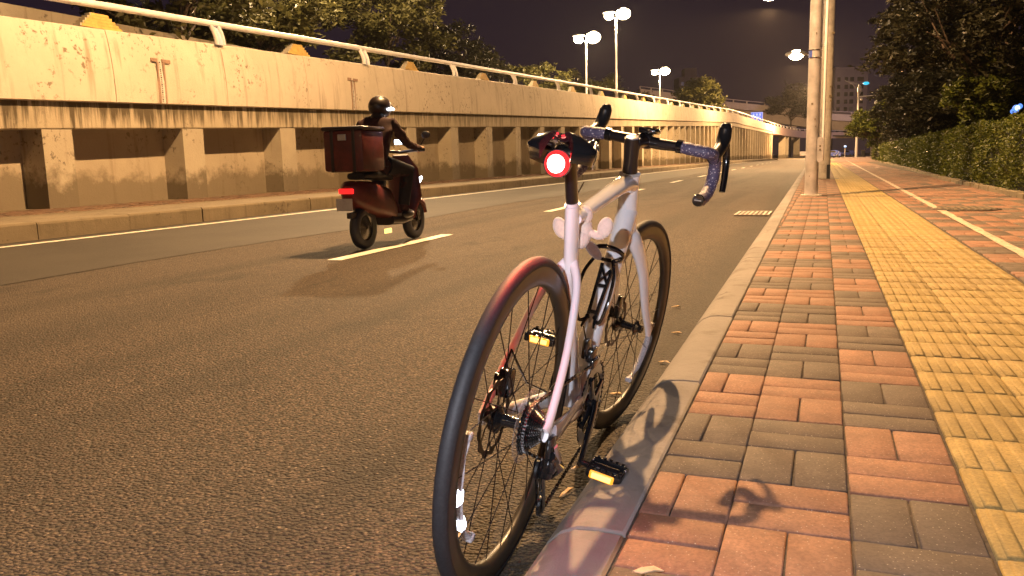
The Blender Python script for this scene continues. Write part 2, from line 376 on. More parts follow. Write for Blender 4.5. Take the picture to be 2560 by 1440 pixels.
# yellow tactile tiles: three strips, each tile carries raised ribs
V = []; F = []; T = []
def tbox(cx, cy, w, l, z0, z1, z2, bv, t):
    b = len(V)
    for (ww, ll, z) in ((w/2, l/2, z0), (w/2, l/2, z1), (w/2-bv, l/2-bv, z2)):
        for sx_, sy_ in ((-1, -1), (1, -1), (1, 1), (-1, 1)): V.append((cx+sx_*ww, cy+sy_*ll, z))
    for k in range(4):
        j = (k+1) % 4; F.append((b+k, b+j, b+4+j, b+4+k)); F.append((b+4+k, b+4+j, b+8+j, b+8+k))
    F.append((b+8, b+9, b+10, b+11)); T.extend([t]*9)
for c_ in range(3):
    for k in range(-12, 330):
        yb = 1.83+k*.2295; cx = .315+.245*c_+.1225; cy = yb+.115; t = random.random(); zo = random.uniform(-.002, .002)
        tbox(cx, cy, .240, .225, PZ-.02, PZ-.0035+zo, PZ+zo, .004, t)
        for r_ in range(4 if yb < 30 else 0):
            tbox(cx-.088+.0585*r_, cy, .034, .218, PZ-.001, PZ+.0012+zo, PZ+.0032+zo, .009, t)
o = npmesh('tactile_paving', V, F, M['yel'], tint=T); o['kind'] = 'structure'
sheet('far_tactile_paving', [(.315, 80.5), (.315, 140), (1.05, 140), (1.05, 80.5)], PZ+.006, M['yel'])
# worn white line on the pavement
wl = MB(); yk = np.arange(2.0, 90, .22); x0 = [1.225+.0095*y+random.uniform(-.010, .010) for y in yk]; x1 = [1.305+.0095*y+random.uniform(-.008, .012) for y in yk]
strip(wl, x0, x1, list(yk), PZ+.0035); m = NM('worn_line_paint'); p = m.P(); m.set(color=m.mix(m.ramp(m.noise(p, 26, 6, .75), [(.44, 0.), (.60, 1.)]), (.54, .45, .36), (.26, .19, .14)), rough=.8); M['wpaint'] = m.m
wl.build('pavement_line', M['wpaint'])['kind'] = 'structure'
# two dark repair seams that cross the pavement by the poles
sm = MB()
for (xa, ya, xb, yb) in ((-.1, 15.05, 2.9, 14.6), (.2, 25.0, 2.6, 27.6)):
    n = 24; xs = np.linspace(xa, xb, n); yv = np.linspace(ya, yb, n)+rng.uniform(-.02, .02, n)
    for i in range(n-1): sm.add([(xs[i], yv[i], PZ+.006), (xs[i+1], yv[i+1], PZ+.006), (xs[i+1], yv[i+1]+.13, PZ+.006), (xs[i], yv[i]+.13, PZ+.006)], [(0, 1, 2, 3)])
sm.build('pavement_seam', M['sand'])['kind'] = 'structure'

# left island: kerb stones and brick top
KZ = .235; kb = MB(); yv = -6.0; i = 0
while yv < 135:
    L = 1.52
    a, b = yv+.006, yv+L-.006; prof = [(.30, KZ), (.03, KZ+.004), (.012, KZ-.004), (0, KZ-.03), (0, -.03)]; n = len(prof); vs = []
    dz = random.uniform(-.006, .006); dx = random.uniform(-.008, .008)
    for y in (a, b):
        for q in prof: vs.append((LX(y)-q[0]+dx, y, q[1]+dz))
    kb.add(vs, [(j, j+1, n+j+1, n+j) for j in range(n-1)]+[tuple(range(n)), tuple(range(2*n-1, n-1, -1))]); yv += L
kb.build('island_kerb', M['dkerb'])['kind'] = 'structure'
ks = [-6, 20, 60, 105, 115, 125, 135]
sheet('island_bed', [(LX(y)-.28, y) for y in ks]+[(-13.8, 135), (-13.8, -6)], KZ-.005, M['dkerb'])
V = []; F = []; MI = []; T = []
items = []; PZs = PZ; PZ = KZ+.002
for k in range(-20, 520):
    for ci in range(13):
        y = k*.24; x = -11.35-ci*.24
        if random.random() < .06 or ci > 5 or y > 100: continue
        items.append((x-.12, y, .24, .12, 0, random.random(), random.uniform(-.004, .004))); items.append((x-.12, y+.12, .24, .12, 0 if random.random() < .8 else 1, random.random(), random.uniform(-.004, .004)))
M['dred'] = brick('dirty_red_brick', (.17, .105, .07), (.22, .125, .08), .2)
bricks('island_paving', items, [M['dred'], M['grey']])
PZ = PZs

# ================================================================== retaining wall of the ramp
WT = lambda Y: 3.42+.0311*(Y-9.5) if Y < 125 else 7.01+.0*(Y-125)
WP = [(-12.75, -8), (-12.75, 60), (-12.75, 105), (-12.3, 133), (-11.4, 155), (-10.3, 181), (-8.9, 206), (-6.0, 238), (1.0, 262), (9.0, 275), (25, 290)]
def WXY(s):      # point on the wall line at Y = s
    return float(np.interp(s, [p[1] for p in WP], [p[0] for p in WP]))
wall = empty('retaining_wall', (-12.75, 0, 0), 0, 'long pale concrete retaining wall with recessed bays carrying the ramp on the left', 'wall')
def wpart(mb, name, mat, smooth=None, par=wall):
    mb.v = [(v[0]-par.location.x, v[1]-par.location.y, v[2]-par.location.z) for v in mb.v]
    return mb.build(name, mat, par, smooth)
def loft(mb, prof, ysl, zf, dxf=WXY):     # prof: (dx toward road, dz from zf)
    n = len(prof); vs = []
    for y in ysl:
        for q in prof: vs.append((dxf(y)+q[0], y, zf(y)+q[1]))
    k = len(ysl)
    mb.add(vs, [(i*n+j, i*n+(j+1) % n, (i+1)*n+(j+1) % n, (i+1)*n+j) for i in range(k-1) for j in range(n)]+[tuple(range(n)), tuple(range(k*n-1, (k-1)*n-1, -1))])
# coping panels, convex front face, joints every 3.15 m
PROF = [(.0, 0), (.05, -.02), (.10, -.25), (.14, -.55), (.165, -.85), (.175, -1.15), (.17, -1.345), (.14, -1.36), (-.30, -1.36), (-.30, 0)]
yj = -6.75
while yj < 181:
    mb = MB(); loft(mb, PROF, [yj+.008, yj+1.6, yj+3.142], WT)
    o = wpart(mb, 'coping_panel', M['coping'], 35); yj += 3.15
mb = MB(); loft(mb, [(.06, 0), (.06, -.46), (.045, -.48), (-.70, -.48), (-.70, 0)], [-8, 60, 105, 120, 133, 145, 155, 170, 181], lambda y: WT(y)-1.361); wpart(mb, 'lintel_band', M['band'])
mb = MB(); loft(mb, [(-.50, 0), (-.75, 0), (-.75, -12), (-.50, -12)], [-8, 60, 105, 120, 133, 145, 155, 170, 181], lambda y: WT(y)-1.80)
wpart(mb, 'back_panel', M['panel'])
PIERS = [11.19+3.37*k for k in range(-5, 51)]
for k, yr in enumerate(PIERS):     # yr = far edge of the pier
    x = WXY(yr); zt = WT(yr-.6)-1.842
    mb = MB(); w = .80 if yr > 45 else .62
    w = {0: .62}.get(0, w) if yr < 45 else .62
    mb.add([(x+dx_, y_, z_) for (dx_, y_, z_) in ((.045, yr-w, .1), (.045, yr, .1), (-.64, yr, .1), (-.64, yr-w, .1), (.045, yr-w, zt-.002), (.045, yr, zt+.012), (-.64, yr, zt+.012), (-.64, yr-w, zt-.002))],
           [(0, 1, 2, 3), (4, 7, 6, 5), (0, 4, 5, 1), (1, 5, 6, 2), (2, 6, 7, 3), (3, 7, 4, 0)])
    wpart(mb, 'pier', M['pier'])
# stepped yellow blocks that stand on the coping between the rail posts
for k in range(26):
    y = 12.19+6.27*k-6.27; z = WT(y); x = WXY(y)-.14
    mb = MB()
    for q in range(5):
        mb.box((x, y, z+.02+.055*q+.02), (.20-.016*q, .92-.13*q, .05), mi=0)
    for q in range(5):
        mb.box((x-.0, y-(.92-.13*q)/2-.012, z+.02+.055*q+.02), (.19-.016*q, .04, .048), mi=1)
    wpart(mb, 'stepped_block', [M['yblock'], M['wblock']])
# hand rail
rail = empty('ramp_railing', (-12.9, 15.24, 3.6), 0, 'white tubular railing with curved blue-white posts along the top of the retaining wall', 'railing')
mb = MB(); mb.tube([(WXY(y)-.02, y, WT(y)+.44) for y in [-8, 60, 105, 120, 133, 145, 155, 170, 181, 195, 206, 222, 238, 250, 262, 270, 275]], .069, 14, ref=(1, 0, 0)); wpart(mb, 'hand_rail', M['rail'], 60, rail)
yq = 15.24-6.27*2; kq = 0
while yq < 260:
    x = WXY(yq); z = WT(yq); sp = .05
    mb = MB()
    for s_ in (-1, 1):
        pts = [(x+.02+.05*math.sin(t*1.4), yq+s_*.055, z-.03+t*.45) for t in np.linspace(0, 1, 7)]
        pts = [(x+.13-.17*(t**2), yq+s_*.12, z-.02+t*.47) for t in np.linspace(0, 1, 8)]
        mb.tube(pts, .055, 8, flat=(1.0, .30), ref=(1, 0, 0), mi=0)
    pts = [(x+.115-.17*(t**2), yq, z-.02+t*.44) for t in np.linspace(0, 1, 8)]
    mb.tube(pts, .115, 6, flat=(.12, 1.0), ref=(1, 0, 0), mi=1)
    wpart(mb, 'rail_post', [M['rail'], M['railpost']], 40, rail); yq += 6.27
# ramp deck behind the coping, far parapet
rd = MB(); loft(rd, [(-.3, -.9), (-8.3, -.9), (-8.3, -1.2), (-.3, -1.2)], [-8, 60, 105, 120, 133, 155, 181, 206, 238, 262, 290], WT); rd.build('ramp_road', M['asphalt2'])['kind'] = 'structure'
mb = MB(); mb.box((-21.3, 24, 2.7), (.3, 64, 5.6)); o = mb.build('far_parapet_wall', M['pier']); tag(o, 'plain brown wall beyond the ramp, seen above the coping at the top left corner', 'wall')
# the far open span of the ramp: girder, columns, lit abutment
sp = empty('ramp_bridge', (-10.3, 181, 0), 0, 'far span of the ramp bending right behind the two poles, pink-lit girder on square columns', 'bridge')
mb = MB(); ysl = [181.05, 195, 206, 222, 238, 250, 262, 270, 275, 290]; loft(mb, [(0, 0), (.12, -.05), (.17, -1.8), (-.3, -1.8), (-8.3, -1.2), (-8.3, -.95), (-.3, -.95), (-.3, 0)], ysl, WT)
M['pinkc'] = concrete('red_lit_bridge_concrete', (.50, .36, .31), (.55, .40, .35), amt=.2)  # reddish light on the girder is put into its colour
wpart(mb, 'girder', M['pinkc'], par=sp)
for y, w in ((182.2, 1.2), (209, 1.6), (214, 1.4), (236, 1.5)):
    mb = MB(); x = WXY(y); mb.box((x-.8, y, 2.6), (1.6, w, 5.2)); wpart(mb, 'column', M['pier'], par=sp)
mb = MB(); mb.prism([(183, .0), (214, .0), (214, 5.2), (206, 5.2), (183, 2.0)], -13.2, -12.8, 'yz'); wpart(mb, 'abutment_wall', M['panel'], par=sp)
# depth gauge boards on the wall
def gauge(y, label):
    e_ = empty('depth_gauge', (WXY(y)+.17, y, WT(y)-1.36), 0, label, 'gauge')
    H_ = .86; mb = MB(); zt = lambda z: -.0-(0.0 if z < .5 else (z-.5)*.09)
    mb.add([(zt(0)+.012, -.055, .02), (zt(0)+.012, .055, .02), (zt(H_/2)+.016, .055, H_/2), (zt(H_/2)+.016, -.055, H_/2), (zt(H_)+.004, .055, H_), (zt(H_)+.004, -.055, H_)], [(0, 1, 2, 3), (3, 2, 4, 5)])
    bd_ = mb.build('board', M['gwhite'], e_)
    for k in range(22):
        tk = MB()
        z = .05+k*.037; big = k % 4 == 1; w = .028 if not big else .034; hgt = .012 if not big else .024
        xo = .016+.004*z/.4-(0 if z < .43 else (z-.43)*.062)
        tk.box((xo+.002, -.02, z), (.004, w, hgt)); tk.build('tick_mark', M['blk'], bd_)
    fr = MB()
    for s_ in (-1, 1): fr.box((.004, s_*.085, .42), (.012, .045, .82))
    fr.box((-.01, -.15, .86), (.02, .17, .07)); fr.box((-.01, .17, .86), (.02, .22, .07)); fr.build('stained_backing', M['gback'], e_)
M['gwhite'] = simple('gauge_white', (.68, .62, .56), .6, vary=.15, scale=14)
M['gback'] = simple('gauge_backing', (.33, .22, .16), .85, vary=.2, scale=14)
gauge(13.35, 'white depth gauge strip with black tick marks on the wall, nearest the left edge')
gauge(20.65, 'faded depth gauge strip on the wall above the red scooter')

# ================================================================== drain, manhole, litter
dr = empty('drain_grate', (-.94, 12.45, 0), .0, 'pale slotted drain grate set in the road against the right kerb', 'drain')
mb = MB(); mb.box((0, 0, .004), (.47, .82, .008)); mb.build('pit', M['blk'], dr)
mb = MB()
for s_ in (-1, 1): mb.box((s_*.225, 0, .012), (.03, .82, .016)); mb.box((0, s_*.395, .012), (.42, .03, .016))
for k in range(6): mb.box((-.16+.064*k, 0, .012), (.022, .76, .016))
for k in range(4): mb.box((0, -.24+.16*k, .013), (.42, .03, .016))
mb.build('grate', M['patch'], dr)
mh = empty('manhole_cover', (1.68, 11.5, PZ), 0, 'dark round manhole cover lying on the brick pavement at the right', 'manhole cover')
mb = MB(); mb.lathe([(.001, .014), (.37, .014), (.38, .008), (.38, -.01)], seg=40); mb.build('cover', M['dsteel2'] if 'dsteel2' in M else simple('cast_iron', (.07, .055, .045), .7, .3, vary=.4, scale=20, bump=.4), mh, 30)
mb = MB()
for k in range(-4, 5):
    w = math.sqrt(max(.01, .34**2-(k*.075)**2)); mb.box((k*.075, 0, .018), (.03, 2*w, .008))
mb.build('raised_bar', M['dkerb'], mh)
M['dry'] = simple('dry_leaf', (.50, .36, .22), .8, vary=.3)
def unp(px, py, z=0.):
    d = fwd*2036.2+r2*(px-1280)+u2*(720-py); t = (z-CAM_H)/d.z; return Vector((d.x*t, d.y*t, z))
leafs = [(1452, 1172, 'pale straw stub lying on the road left of the lower pedal', 1), (1660, 910, 'thin curled leaf on the road between front wheel and kerb', 0), (1612, 760, 'dry leaf on the road seen through the front wheel spokes', 0),
         (1690, 770, 'small dry leaf on the road right of the front wheel, farthest of them', 0), (1692, 836, 'small dry leaf on the road right of the front wheel, nearest the hub height', 0), (1540, 990, 'curled dry leaf on the road behind the chainring', 0), (1416, 1238, 'thin straw on the road right of the rear derailleur', 1), (1145, 1352, 'thin straw on the road inside the lower rim of the rear wheel', 1), (1620, 1438, 'tiny pale scrap on a brick at the bottom edge', 0), (935, 1012, None, 0)]
for px, py, lb, kd in leafs:
    if not lb: continue
    c = unp(px, py, PZ if px == 1620 else 0); mb = MB(); a = random.uniform(-.5, .5); R_ = Matrix.Rotation(a+(1.2 if kd else 0), 3, 'Z')
    L, w = (.035, .005) if kd else (.028, .008)
    pts = [(-L, 0, .003), (-L*.4, w, .006), (L*.4, w*.8, .010), (L, 0, .004), (L*.3, -w, .009), (-L*.4, -w, .004)]
    vs = [R_ @ Vector(p) for p in pts]+[R_ @ (Vector(p)+Vector((0, 0, .002))) for p in pts]
    mb.add(vs, [tuple(range(6)), tuple(range(11, 5, -1))]+[(i, (i+1) % 6, 6+(i+1) % 6, 6+i) for i in range(6)])
    o = mb.build('straw' if kd else 'dry_leaf', M['dry'], loc=(c.x, c.y, (PZ if px == 1620 else 0)+.003)); tag(o, lb, 'straw' if kd else 'leaf')

# ================================================================== poles on the pavement
p1 = empty('utility_pole', (-.19, 15.3, PZ), 0, 'nearer grey pole on the pavement with a white conduit and an oval box', 'pole')
mb = MB(); mb.lathe([(.112, 0), (.110, .6), (.104, 3), (.095, 7), (.085, 11.6)], seg=28); mb.build('shaft', M['pole'], p1, 60)
mb = MB(); mb.box((0, 0, .012), (.34, .34, .024)); mb.build('base_plate', M['patch'], p1)
mb = MB(); mb.tube([(.165, .03, .62), (.168, .03, 2), (.172, .03, 4), (.18, .03, 8)], .024, 10)
for z in (1.1, 2.55): mb.tube([(.0, .0, z), (.17, .03, z)], .012, 6)
mb.build('conduit', M['rail'], p1, 60)
mb = MB(); pr = []
for k in range(28):
    a = 2*PI*k/28; pr.append((.125+.05*math.cos(a), .80+(.16 if math.sin(a) >= 0 else -.16)+.06*math.sin(a)))
mb.prism(pr, -.17, -.10, 'xz'); b_ = mb.build('meter_box', M['pole'], p1)
for z in (.86, .80): mb = MB(); mb.box((.125, -.172, z), (.028, .004, .030)); mb.build('label_plate', M['dkerb'], b_)
mb = MB(); mb.prism([(.108*math.cos(a), .108*math.sin(a)) for a in np.linspace(-3.3, -2.05, 8)]+[(.100*math.cos(a), .100*math.sin(a)) for a in np.linspace(-2.05, -3.3, 8)], 2.35, 2.47, 'xy'); M['bluep'] = simple('blue_plate', (.07, .11, .45), .5, vary=.4, scale=30); mb.build('blue_plate', M['bluep'], p1)
for z in (2.34, 2.47): mb = MB(); mb.lathe([(.106, 0), (.110, .004), (.110, .016), (.106, .02)], c=(0, 0, z), seg=24); mb.build('strap', M['chrome'], p1)
mb = MB()
for (a, z, s_) in ((-1.8, 1.58, .03), (-1.3, 1.32, .022), (-1.9, .35, .014), (-1.5, 2.75, .018), (-1.2, 1.2, .016)):
    mb.box((.108*math.cos(a), .108*math.sin(a), z), (s_, .012, s_))
mb.build('sticker', M['dkerb'], p1)
# lamp head of this pole, above the frame
def lamp_arm(par, base_z, hx, hy, hz, glow=True, size=1.0):
    mb = MB(); n = 10; pts = []
    for k in range(n+1):
        t = k/n; pts.append((hx*t, hy*t, base_z+(hz+.1-base_z)*(1-(1-t)**2)))
    mb.tube(pts, [.05-.02*k/n for k in range(n+1)], 8); mb.build('arm', M['pole'], par, 60)
    mb = MB(); mb.ell((hx, hy, hz+.12), (.42*size, .2*size, .12*size)); hd = mb.build('lamp_head', M['pole'], par, 60)
    mb = MB(); mb.ell((hx, hy, hz), (.28*size, .22*size, .19*size)); mb.build('glass', M['glow'] if glow else M['clear'], hd, 60)
lamp_arm(p1, 11.0, LAMPS[0][0]+.19, LAMPS[0][1]-15.3, LAMPS[0][2]-PZ)
p2 = empty('concrete_pole', (.02, 25.7, PZ), 0, 'farther pole with a pale repainted patch, standing at the edge of the yellow tiles', 'pole')
mb = MB(); mb.lathe([(.165, 0), (.162, 1.5), (.152, 5), (.14, 9)], seg=28); sh2 = mb.build('shaft', M['pole2'], p2, 60)
mb = MB()
for k in range(14):
    pass
vs = []; fs = []; A = np.linspace(-2.95, -.75, 12); Zs = np.linspace(2.0, 3.6, 12)
for i, z in enumerate(Zs):
    for j, a in enumerate(A):
        aa = a if j < 11 else a+.18*math.sin(z*9)+.1*math.sin(z*23); zz = z+(.25*math.sin((a+2.9)*1.4) if i == 11 else 0)
        vs.append((.166*math.cos(aa), .166*math.sin(aa), zz))
fs = [(i*12+j, i*12+j+1, (i+1)*12+j+1, (i+1)*12+j) for i in range(11) for j in range(11)]
mb.add(vs, fs); mb.build('pale_patch', M['patch'], p2, 60)
mb = MB()
for (a, z, s_) in ((-1.0, 2.35, .10), (-.9, 2.62, .07), (-.75, 4.1, .09), (-.8, 2.22, .06)): mb.box((.163*math.cos(a), .163*math.sin(a), z), (s_, .03, s_*.6))
mb.build('torn_poster', M['dkerb'], p2)
mb = MB(); mb.box((.10, .0, .004), (.62, .6, .01)); mb.build('footing', M['dkerb'], p2)
mb = MB(); mb.box((.11, -.13, .2), (.10, .04, .42)); mb.build('hatch', M['blk'], p2)

def street_lamp(x, y, hx, hy, hz, label, size=1.0, kind=0, group=None, rz=0, base=0.0):
    e_ = empty('street_lamp', (x, y, base), 0, label, 'street lamp', group)
    mb = MB(); H_ = hz-base; mb.lathe([(.12, 0), (.10, H_*.4), (.07, H_-1.0 if kind == 0 else H_-.2)], seg=14); mb.build('pole', M['rail'] if kind else M['pole'], e_, 60)
    if kind == 0: lamp_arm(e_, H_-1.2, hx-x, hy-y, H_, size=size)
    else:
        for s_ in (-1, 1):
            ar = MB(); ar.tube([(0, 0, H_-.4), (s_*.15*size, 0, H_-.15), (s_*.35*size, 0, H_)], .04, 8); ar.build('arm', M['rail'], e_, 60)
            hd = MB(); hd.ell((s_*.42*size, 0, H_+.20*size+(s_*.05)), (.36*size, .28*size, .08*size)); h_ = hd.build('lamp_head', M['rail'], e_, 60)
            g = MB(); g.ell((s_*.42*size, 0, H_+s_*.05), (.36*size*(1.15 if s_ > 0 else .7), .36*size, .27*size*(1.15 if s_ > 0 else .75))); g.build('glass', M['glow'], h_, 60)
    return e_
street_lamp(.15, 62, *LAMPS[2], 'street lamp whose glowing head touches the top edge of the picture', 2.3)
street_lamp(.2, 101, *LAMPS[3], 'street lamp with a round glowing head just left of the nearer grey pole', 2.9)
street_lamp(-17, 71, -17, 71, 13.0, 'tallest double headed street lamp above the ramp, second from the left', 1.5, 1, base=3)
street_lamp(-22.6, 81.5, -22, 82, 12.8, 'double headed street lamp above the ramp, leftmost glowing pair', 1.8, 1, base=3)
street_lamp(-22, 118, -22, 118, 12.8, 'low double headed street lamp above the ramp, right of the tall pair', 1.7, 1, base=3)
# light of the lamps; the farthest kerb side ones are added without fixtures
for i, L in enumerate(LAMPS):
    lamp_light('street_or_added_light', (L[0], L[1], L[2]-(.25, .25, .95, 1.05, .3, .3)[i]), POW*(1.45, .25, 1.9, 1.6, .7, .1)[i], SODIUM, .16, math.radians(165), (L[0]-1.2, L[1], 0), blend=.2)
for (x, y, z) in ((-17, 71, 12.4), (-22, 82, 12.2), (-22, 118, 12.2)): lamp_light('ramp_lamp_light', (x, y, z-.4), POW*.8, (1, .66, .32), .3)
lamp_light('street_or_added_light', (-2.4, 178, 13.5), POW*6, SODIUM, .3)  # added light without fixture, brightens the far tree and the open span
lamp_light('ramp_lamp_light', (-17.5, 33, 14.5), POW*1.3, (1, .66, .34), .3)       # next lamp of the ramp row, above the frame
# ================================================================== trees
def leaves(C, size, n_per, spread, up=.3):
    """C: cluster centres (k,3); returns quad verts of n_per small leaves round each"""
    k = len(C); n = k*n_per
    c = np.repeat(C, n_per, 0)+rng.normal(0, 1, (n, 3))*np.repeat(spread, n_per)[:, None]*np.array([1, 1, .75])
    a = rng.normal(0, 1, (n, 3)); a[:, 2] *= .5; a /= np.linalg.norm(a, axis=1)[:, None]
    nn = rng.normal(0, 1, (n, 3))+np.array([0, 0, up*2]); b = np.cross(nn, a); b /= np.linalg.norm(b, axis=1)[:, None]
    sz = size*rng.uniform(.6, 1.4, n)[:, None]; a = a*sz; b = b*sz*.42
    V = np.stack([c-a, c+b*.9, c+a, c-b*.9], 1).reshape(-1, 3); F = np.arange(4*n).reshape(-1, 4)
    return V, F
def tree(name, loc, H, R, crown_z, mat, label, leaf=.16, dens=1.0, group='trees', seed=1, squash=.8, cl=None, parts=True, trunk_r=.16):
    global rng
    rng = np.random.default_rng(seed); rd_ = random.Random(seed)
    e_ = empty(name, loc, 0, label, 'tree', group)
    tb = MB(); tips = []
    h0 = crown_z-R*squash*.75
    tb.tube([(0, 0, -.1), (.05, .02, h0*.5), (0, .05, h0)], [trunk_r*1.2, trunk_r, trunk_r*.8], 8)
    nb = 9
    for i in range(nb):
        a = i*2.4+rd_.uniform(-.3, .3); el = rd_.uniform(.25, 1.3); L = R*rd_.uniform(.65, .95)
        d = Vector((math.cos(a)*math.cos(el), math.sin(a)*math.cos(el), math.sin(el)*squash*1.3)); p0 = Vector((0, .05, h0-.1+.3*rd_.random()))
        p1_ = p0+d*L*.5+Vector((0, 0, .12*L)); p2_ = p0+d*L
        tb.tube([p0, p1_, p2_], [trunk_r*.5, trunk_r*.28, trunk_r*.08], 6)
        for j in range(4):
            q = p0.lerp(p2_, rd_.uniform(.35, .9)); d2 = (d+Vector((rd_.uniform(-.8, .8), rd_.uniform(-.8, .8), rd_.uniform(-.2, .7)))).normalized()
            q2 = q+d2*L*rd_.uniform(.3, .5); tb.tube([q, q2], [trunk_r*.16, trunk_r*.05], 5); tips.append(q2)
    tb.build('trunk', M['bark'], e_, 60)
    # crown: clumps of clumps, holes between
    K = cl or int(26*dens)
    cc = []
    for i in range(K):
        u = rng.normal(0, 1, 3); u /= np.linalg.norm(u); r = R*rng.uniform(.45, 1.0)
        cc.append(np.array([u[0]*r, u[1]*r, crown_z+u[2]*r*squash]))
    cc += [np.array(t) for t in tips[::2]]
    cc = np.array(cc); sub = []; sp_ = []
    for c in cc:
        rr = R*rng.uniform(.16, .30); m_ = 14
        u = rng.normal(0, 1, (m_, 3)); u /= np.linalg.norm(u, axis=1)[:, None]; u[:, 2] = np.abs(u[:, 2])*.9-.15
        sub.append(c+u*rr*rng.uniform(.7, 1.05, (m_, 1))); sp_ += [leaf*1.1]*m_
    sub = np.concatenate(sub); V, F = leaves(sub, leaf, int(12*dens)+4, np.array(sp_), .6)
    t = np.clip(rng.normal(.5, .25, len(F)), 0, 1)
    npmesh('crown', V, F, mat, e_, tint=t); return e_
G1 = 'trees beyond the ramp wall'
tree('broadleaf_tree', (-22.5, 24.5, .2), 9, 3.9, 7.2, M['leafA'], 'large leafy tree above the wall nearest the left, lit yellow, behind the rail', .17, 1.3, G1, 3)
tree('broadleaf_tree', (-24.5, 32.0, .2), 9, 3.4, 7.4, M['leafA'], 'tree between the leftmost tree and the round tree, partly merged behind them', .17, 1.2, G1, 4)
tree('broadleaf_tree', (-25.5, 46.0, .2), 11, 4.6, 9.4, M['leafA'], 'big round tree behind the wall in the middle, best lit crown', .17, 1.6, G1, 5)
tree('broadleaf_tree', (-27.5, 59.0, .2), 10, 4.2, 8.2, M['leafC'], 'dim brown-green tree right of the big round tree', .18, 1.2, G1, 6)
tree('broadleaf_tree', (-31, 73.0, .2), 9, 4.6, 7.0, M['leafC'], 'low dim tree under the leftmost lamp pair', .2, 1.2, G1, 7)
tree('broadleaf_tree', (-30, 86.0, .2), 9, 4.4, 7.8, M['leafA'], 'low lit tree under the tallest lamp', .2, 1.1, G1, 8)
tree('broadleaf_tree', (-31, 108.0, .2), 9, 5.0, 8.8, M['leafA'], 'low lit tree just left of the third lamp', .24, 1.0, G1, 9)
tree('broadleaf_tree', (-30, 128.0, .2), 9, 4.6, 9.5, M['leafC'], 'dim tree just right of the low ramp lamp', .24, 1.0, G1, 10)
G2 = 'far trees by the flyover'
tree('willow_tree', (-25.5, 180, .2), 17, 6.0, 12.6, M['leafD'], 'pale yellow-green spiky tree rising above the flyover', .34, 1.3, G2, 11)
tree('willow_tree', (-9.5, 262, .2), 18, 7.5, 15.0, M['leafC'], 'dim far tree above the flyover left of the two poles', .45, 1.0, G2, 12)
G3 = 'trees behind the hedge'
def rtree(px, py, d, R, mat, label, leaf, dens, seed, squash=.85):
    v = fwd*2036.2+r2*(px-1280)+u2*(720-py); c = Vector((0, 0, CAM_H))+v*(d/2036.2)
    tree('shade_tree', (c.x, c.y, .1), c.z+R, R, c.z-.1, mat, label, leaf, dens, G3, seed, squash)
rtree(2490, 40, 20, 3.0, M['leafC'], 'large dark tree filling the top right corner behind the hedge', .080, 2.6, 13, .8)
rtree(2310, 245, 38, 2.5, M['leafC'], 'rounded dark tree behind the middle of the hedge', .080, 2.4, 14)
rtree(2350, 105, 37, 2.8, M['leafC'], 'tall dark tree whose twigs reach left over the sky', .085, 2.2, 15)
rtree(2505, 235, 20, 1.35, M['leafB'], 'greener bushy tree just above the hedge at the right edge', .065, 2.2, 16)
rtree(2215, 305, 66, 2.9, M['leafB'], 'greenish tree behind the far part of the hedge', .11, 2.0, 17)
rtree(2410, 260, 33, 2.3, M['leafC'], 'dark tree seen in the gap between the round tree and the bushy tree', .12, 1.8, 18)
def cypress(loc, H_, R, label, seed):
    global rng
    rng = np.random.default_rng(seed); e_ = empty('cypress_tree', loc, 0, label, 'tree', 'cypresses at the hedge end')
    tb = MB(); tb.tube([(0, 0, -.1), (0, 0, H_*.9)], [.12, .03], 7); tb.build('trunk', M['bark'], e_)
    n = 420; z = rng.uniform(.15, 1, n)*H_; rr = R*np.sqrt(np.clip(1.02-z/H_, 0, 1))*rng.uniform(.6, 1.05, n)*(1+.2*np.sin(z*3)); a = rng.uniform(0, 2*PI, n)
    V, F = leaves(np.stack([rr*np.cos(a), rr*np.sin(a), z], 1), .13, 14, np.full(n, .13), .2)
    npmesh('crown', V, F, M['leafC'], e_, tint=rng.uniform(0, .7, len(F)))
cypress((4.9, 62, .1), 3.7, .8, 'dark upright conifer where the hedge ends, the taller of two', 21)
cypress((4.9, 72, .1), 3.2, .8, 'dark upright conifer at the hedge end, the shorter one left of the taller', 22)
# hedge
rng = np.random.default_rng(31)
HX = lambda y: np.interp(y, [8, 14.5, 22, 35, 60, 83], [2.98, 2.92, 2.95, 3.35, 3.95, 4.55])
hg = empty('hedge', (3.3, 14, PZ), 0, 'long clipped green hedge along the right side of the pavement', 'hedge')
Vs = []; Fs = []; Ts = []; nb = 0
for (ya, yb, n, sz, npl) in ((9, 22, 4300, .030, 9), (22, 38, 3000, .042, 8), (38, 62, 2000, .06, 8), (62, 88, 1300, .09, 8)):
    y = rng.uniform(ya, yb, n); face = rng.uniform(0, 1, n); lump = .06*np.sin(y*2.3)+.05*np.sin(y*5.1+1)+.04*np.sin(y*11)
    topz = 1.20+.04*np.sin(y*1.7)+.03*np.sin(y*6)
    f_ = face < .72
    z = np.where(f_, rng.uniform(.04, 1, n)**.9*topz, topz+rng.normal(0, .025, n)); z += PZ
    x = HX(y)+np.where(f_, lump+.05*np.sin(z*9+y*3)+rng.normal(0, .035, n)+.04, rng.uniform(0, 1.15, n))
    keep = ~(f_ & (np.sin(y*3.1+z*4)+np.sin(y*7.7-z*6) > 1.75)); C = np.stack([x, y, z], 1)[keep]
    V, F = leaves(C, sz, npl, np.full(len(C), sz*1.2), .1)
    V[:, 0] = np.maximum(V[:, 0], 2.6); Vs.append(V); Fs.append(F+nb); nb += len(V); Ts.append(np.clip(rng.normal(.45, .3, len(F)), 0, 1))
V = np.concatenate(Vs)-np.array([3.3, 14, PZ]); npmesh('foliage', V, np.concatenate(Fs), M['leafB'], hg, tint=np.concatenate(Ts))
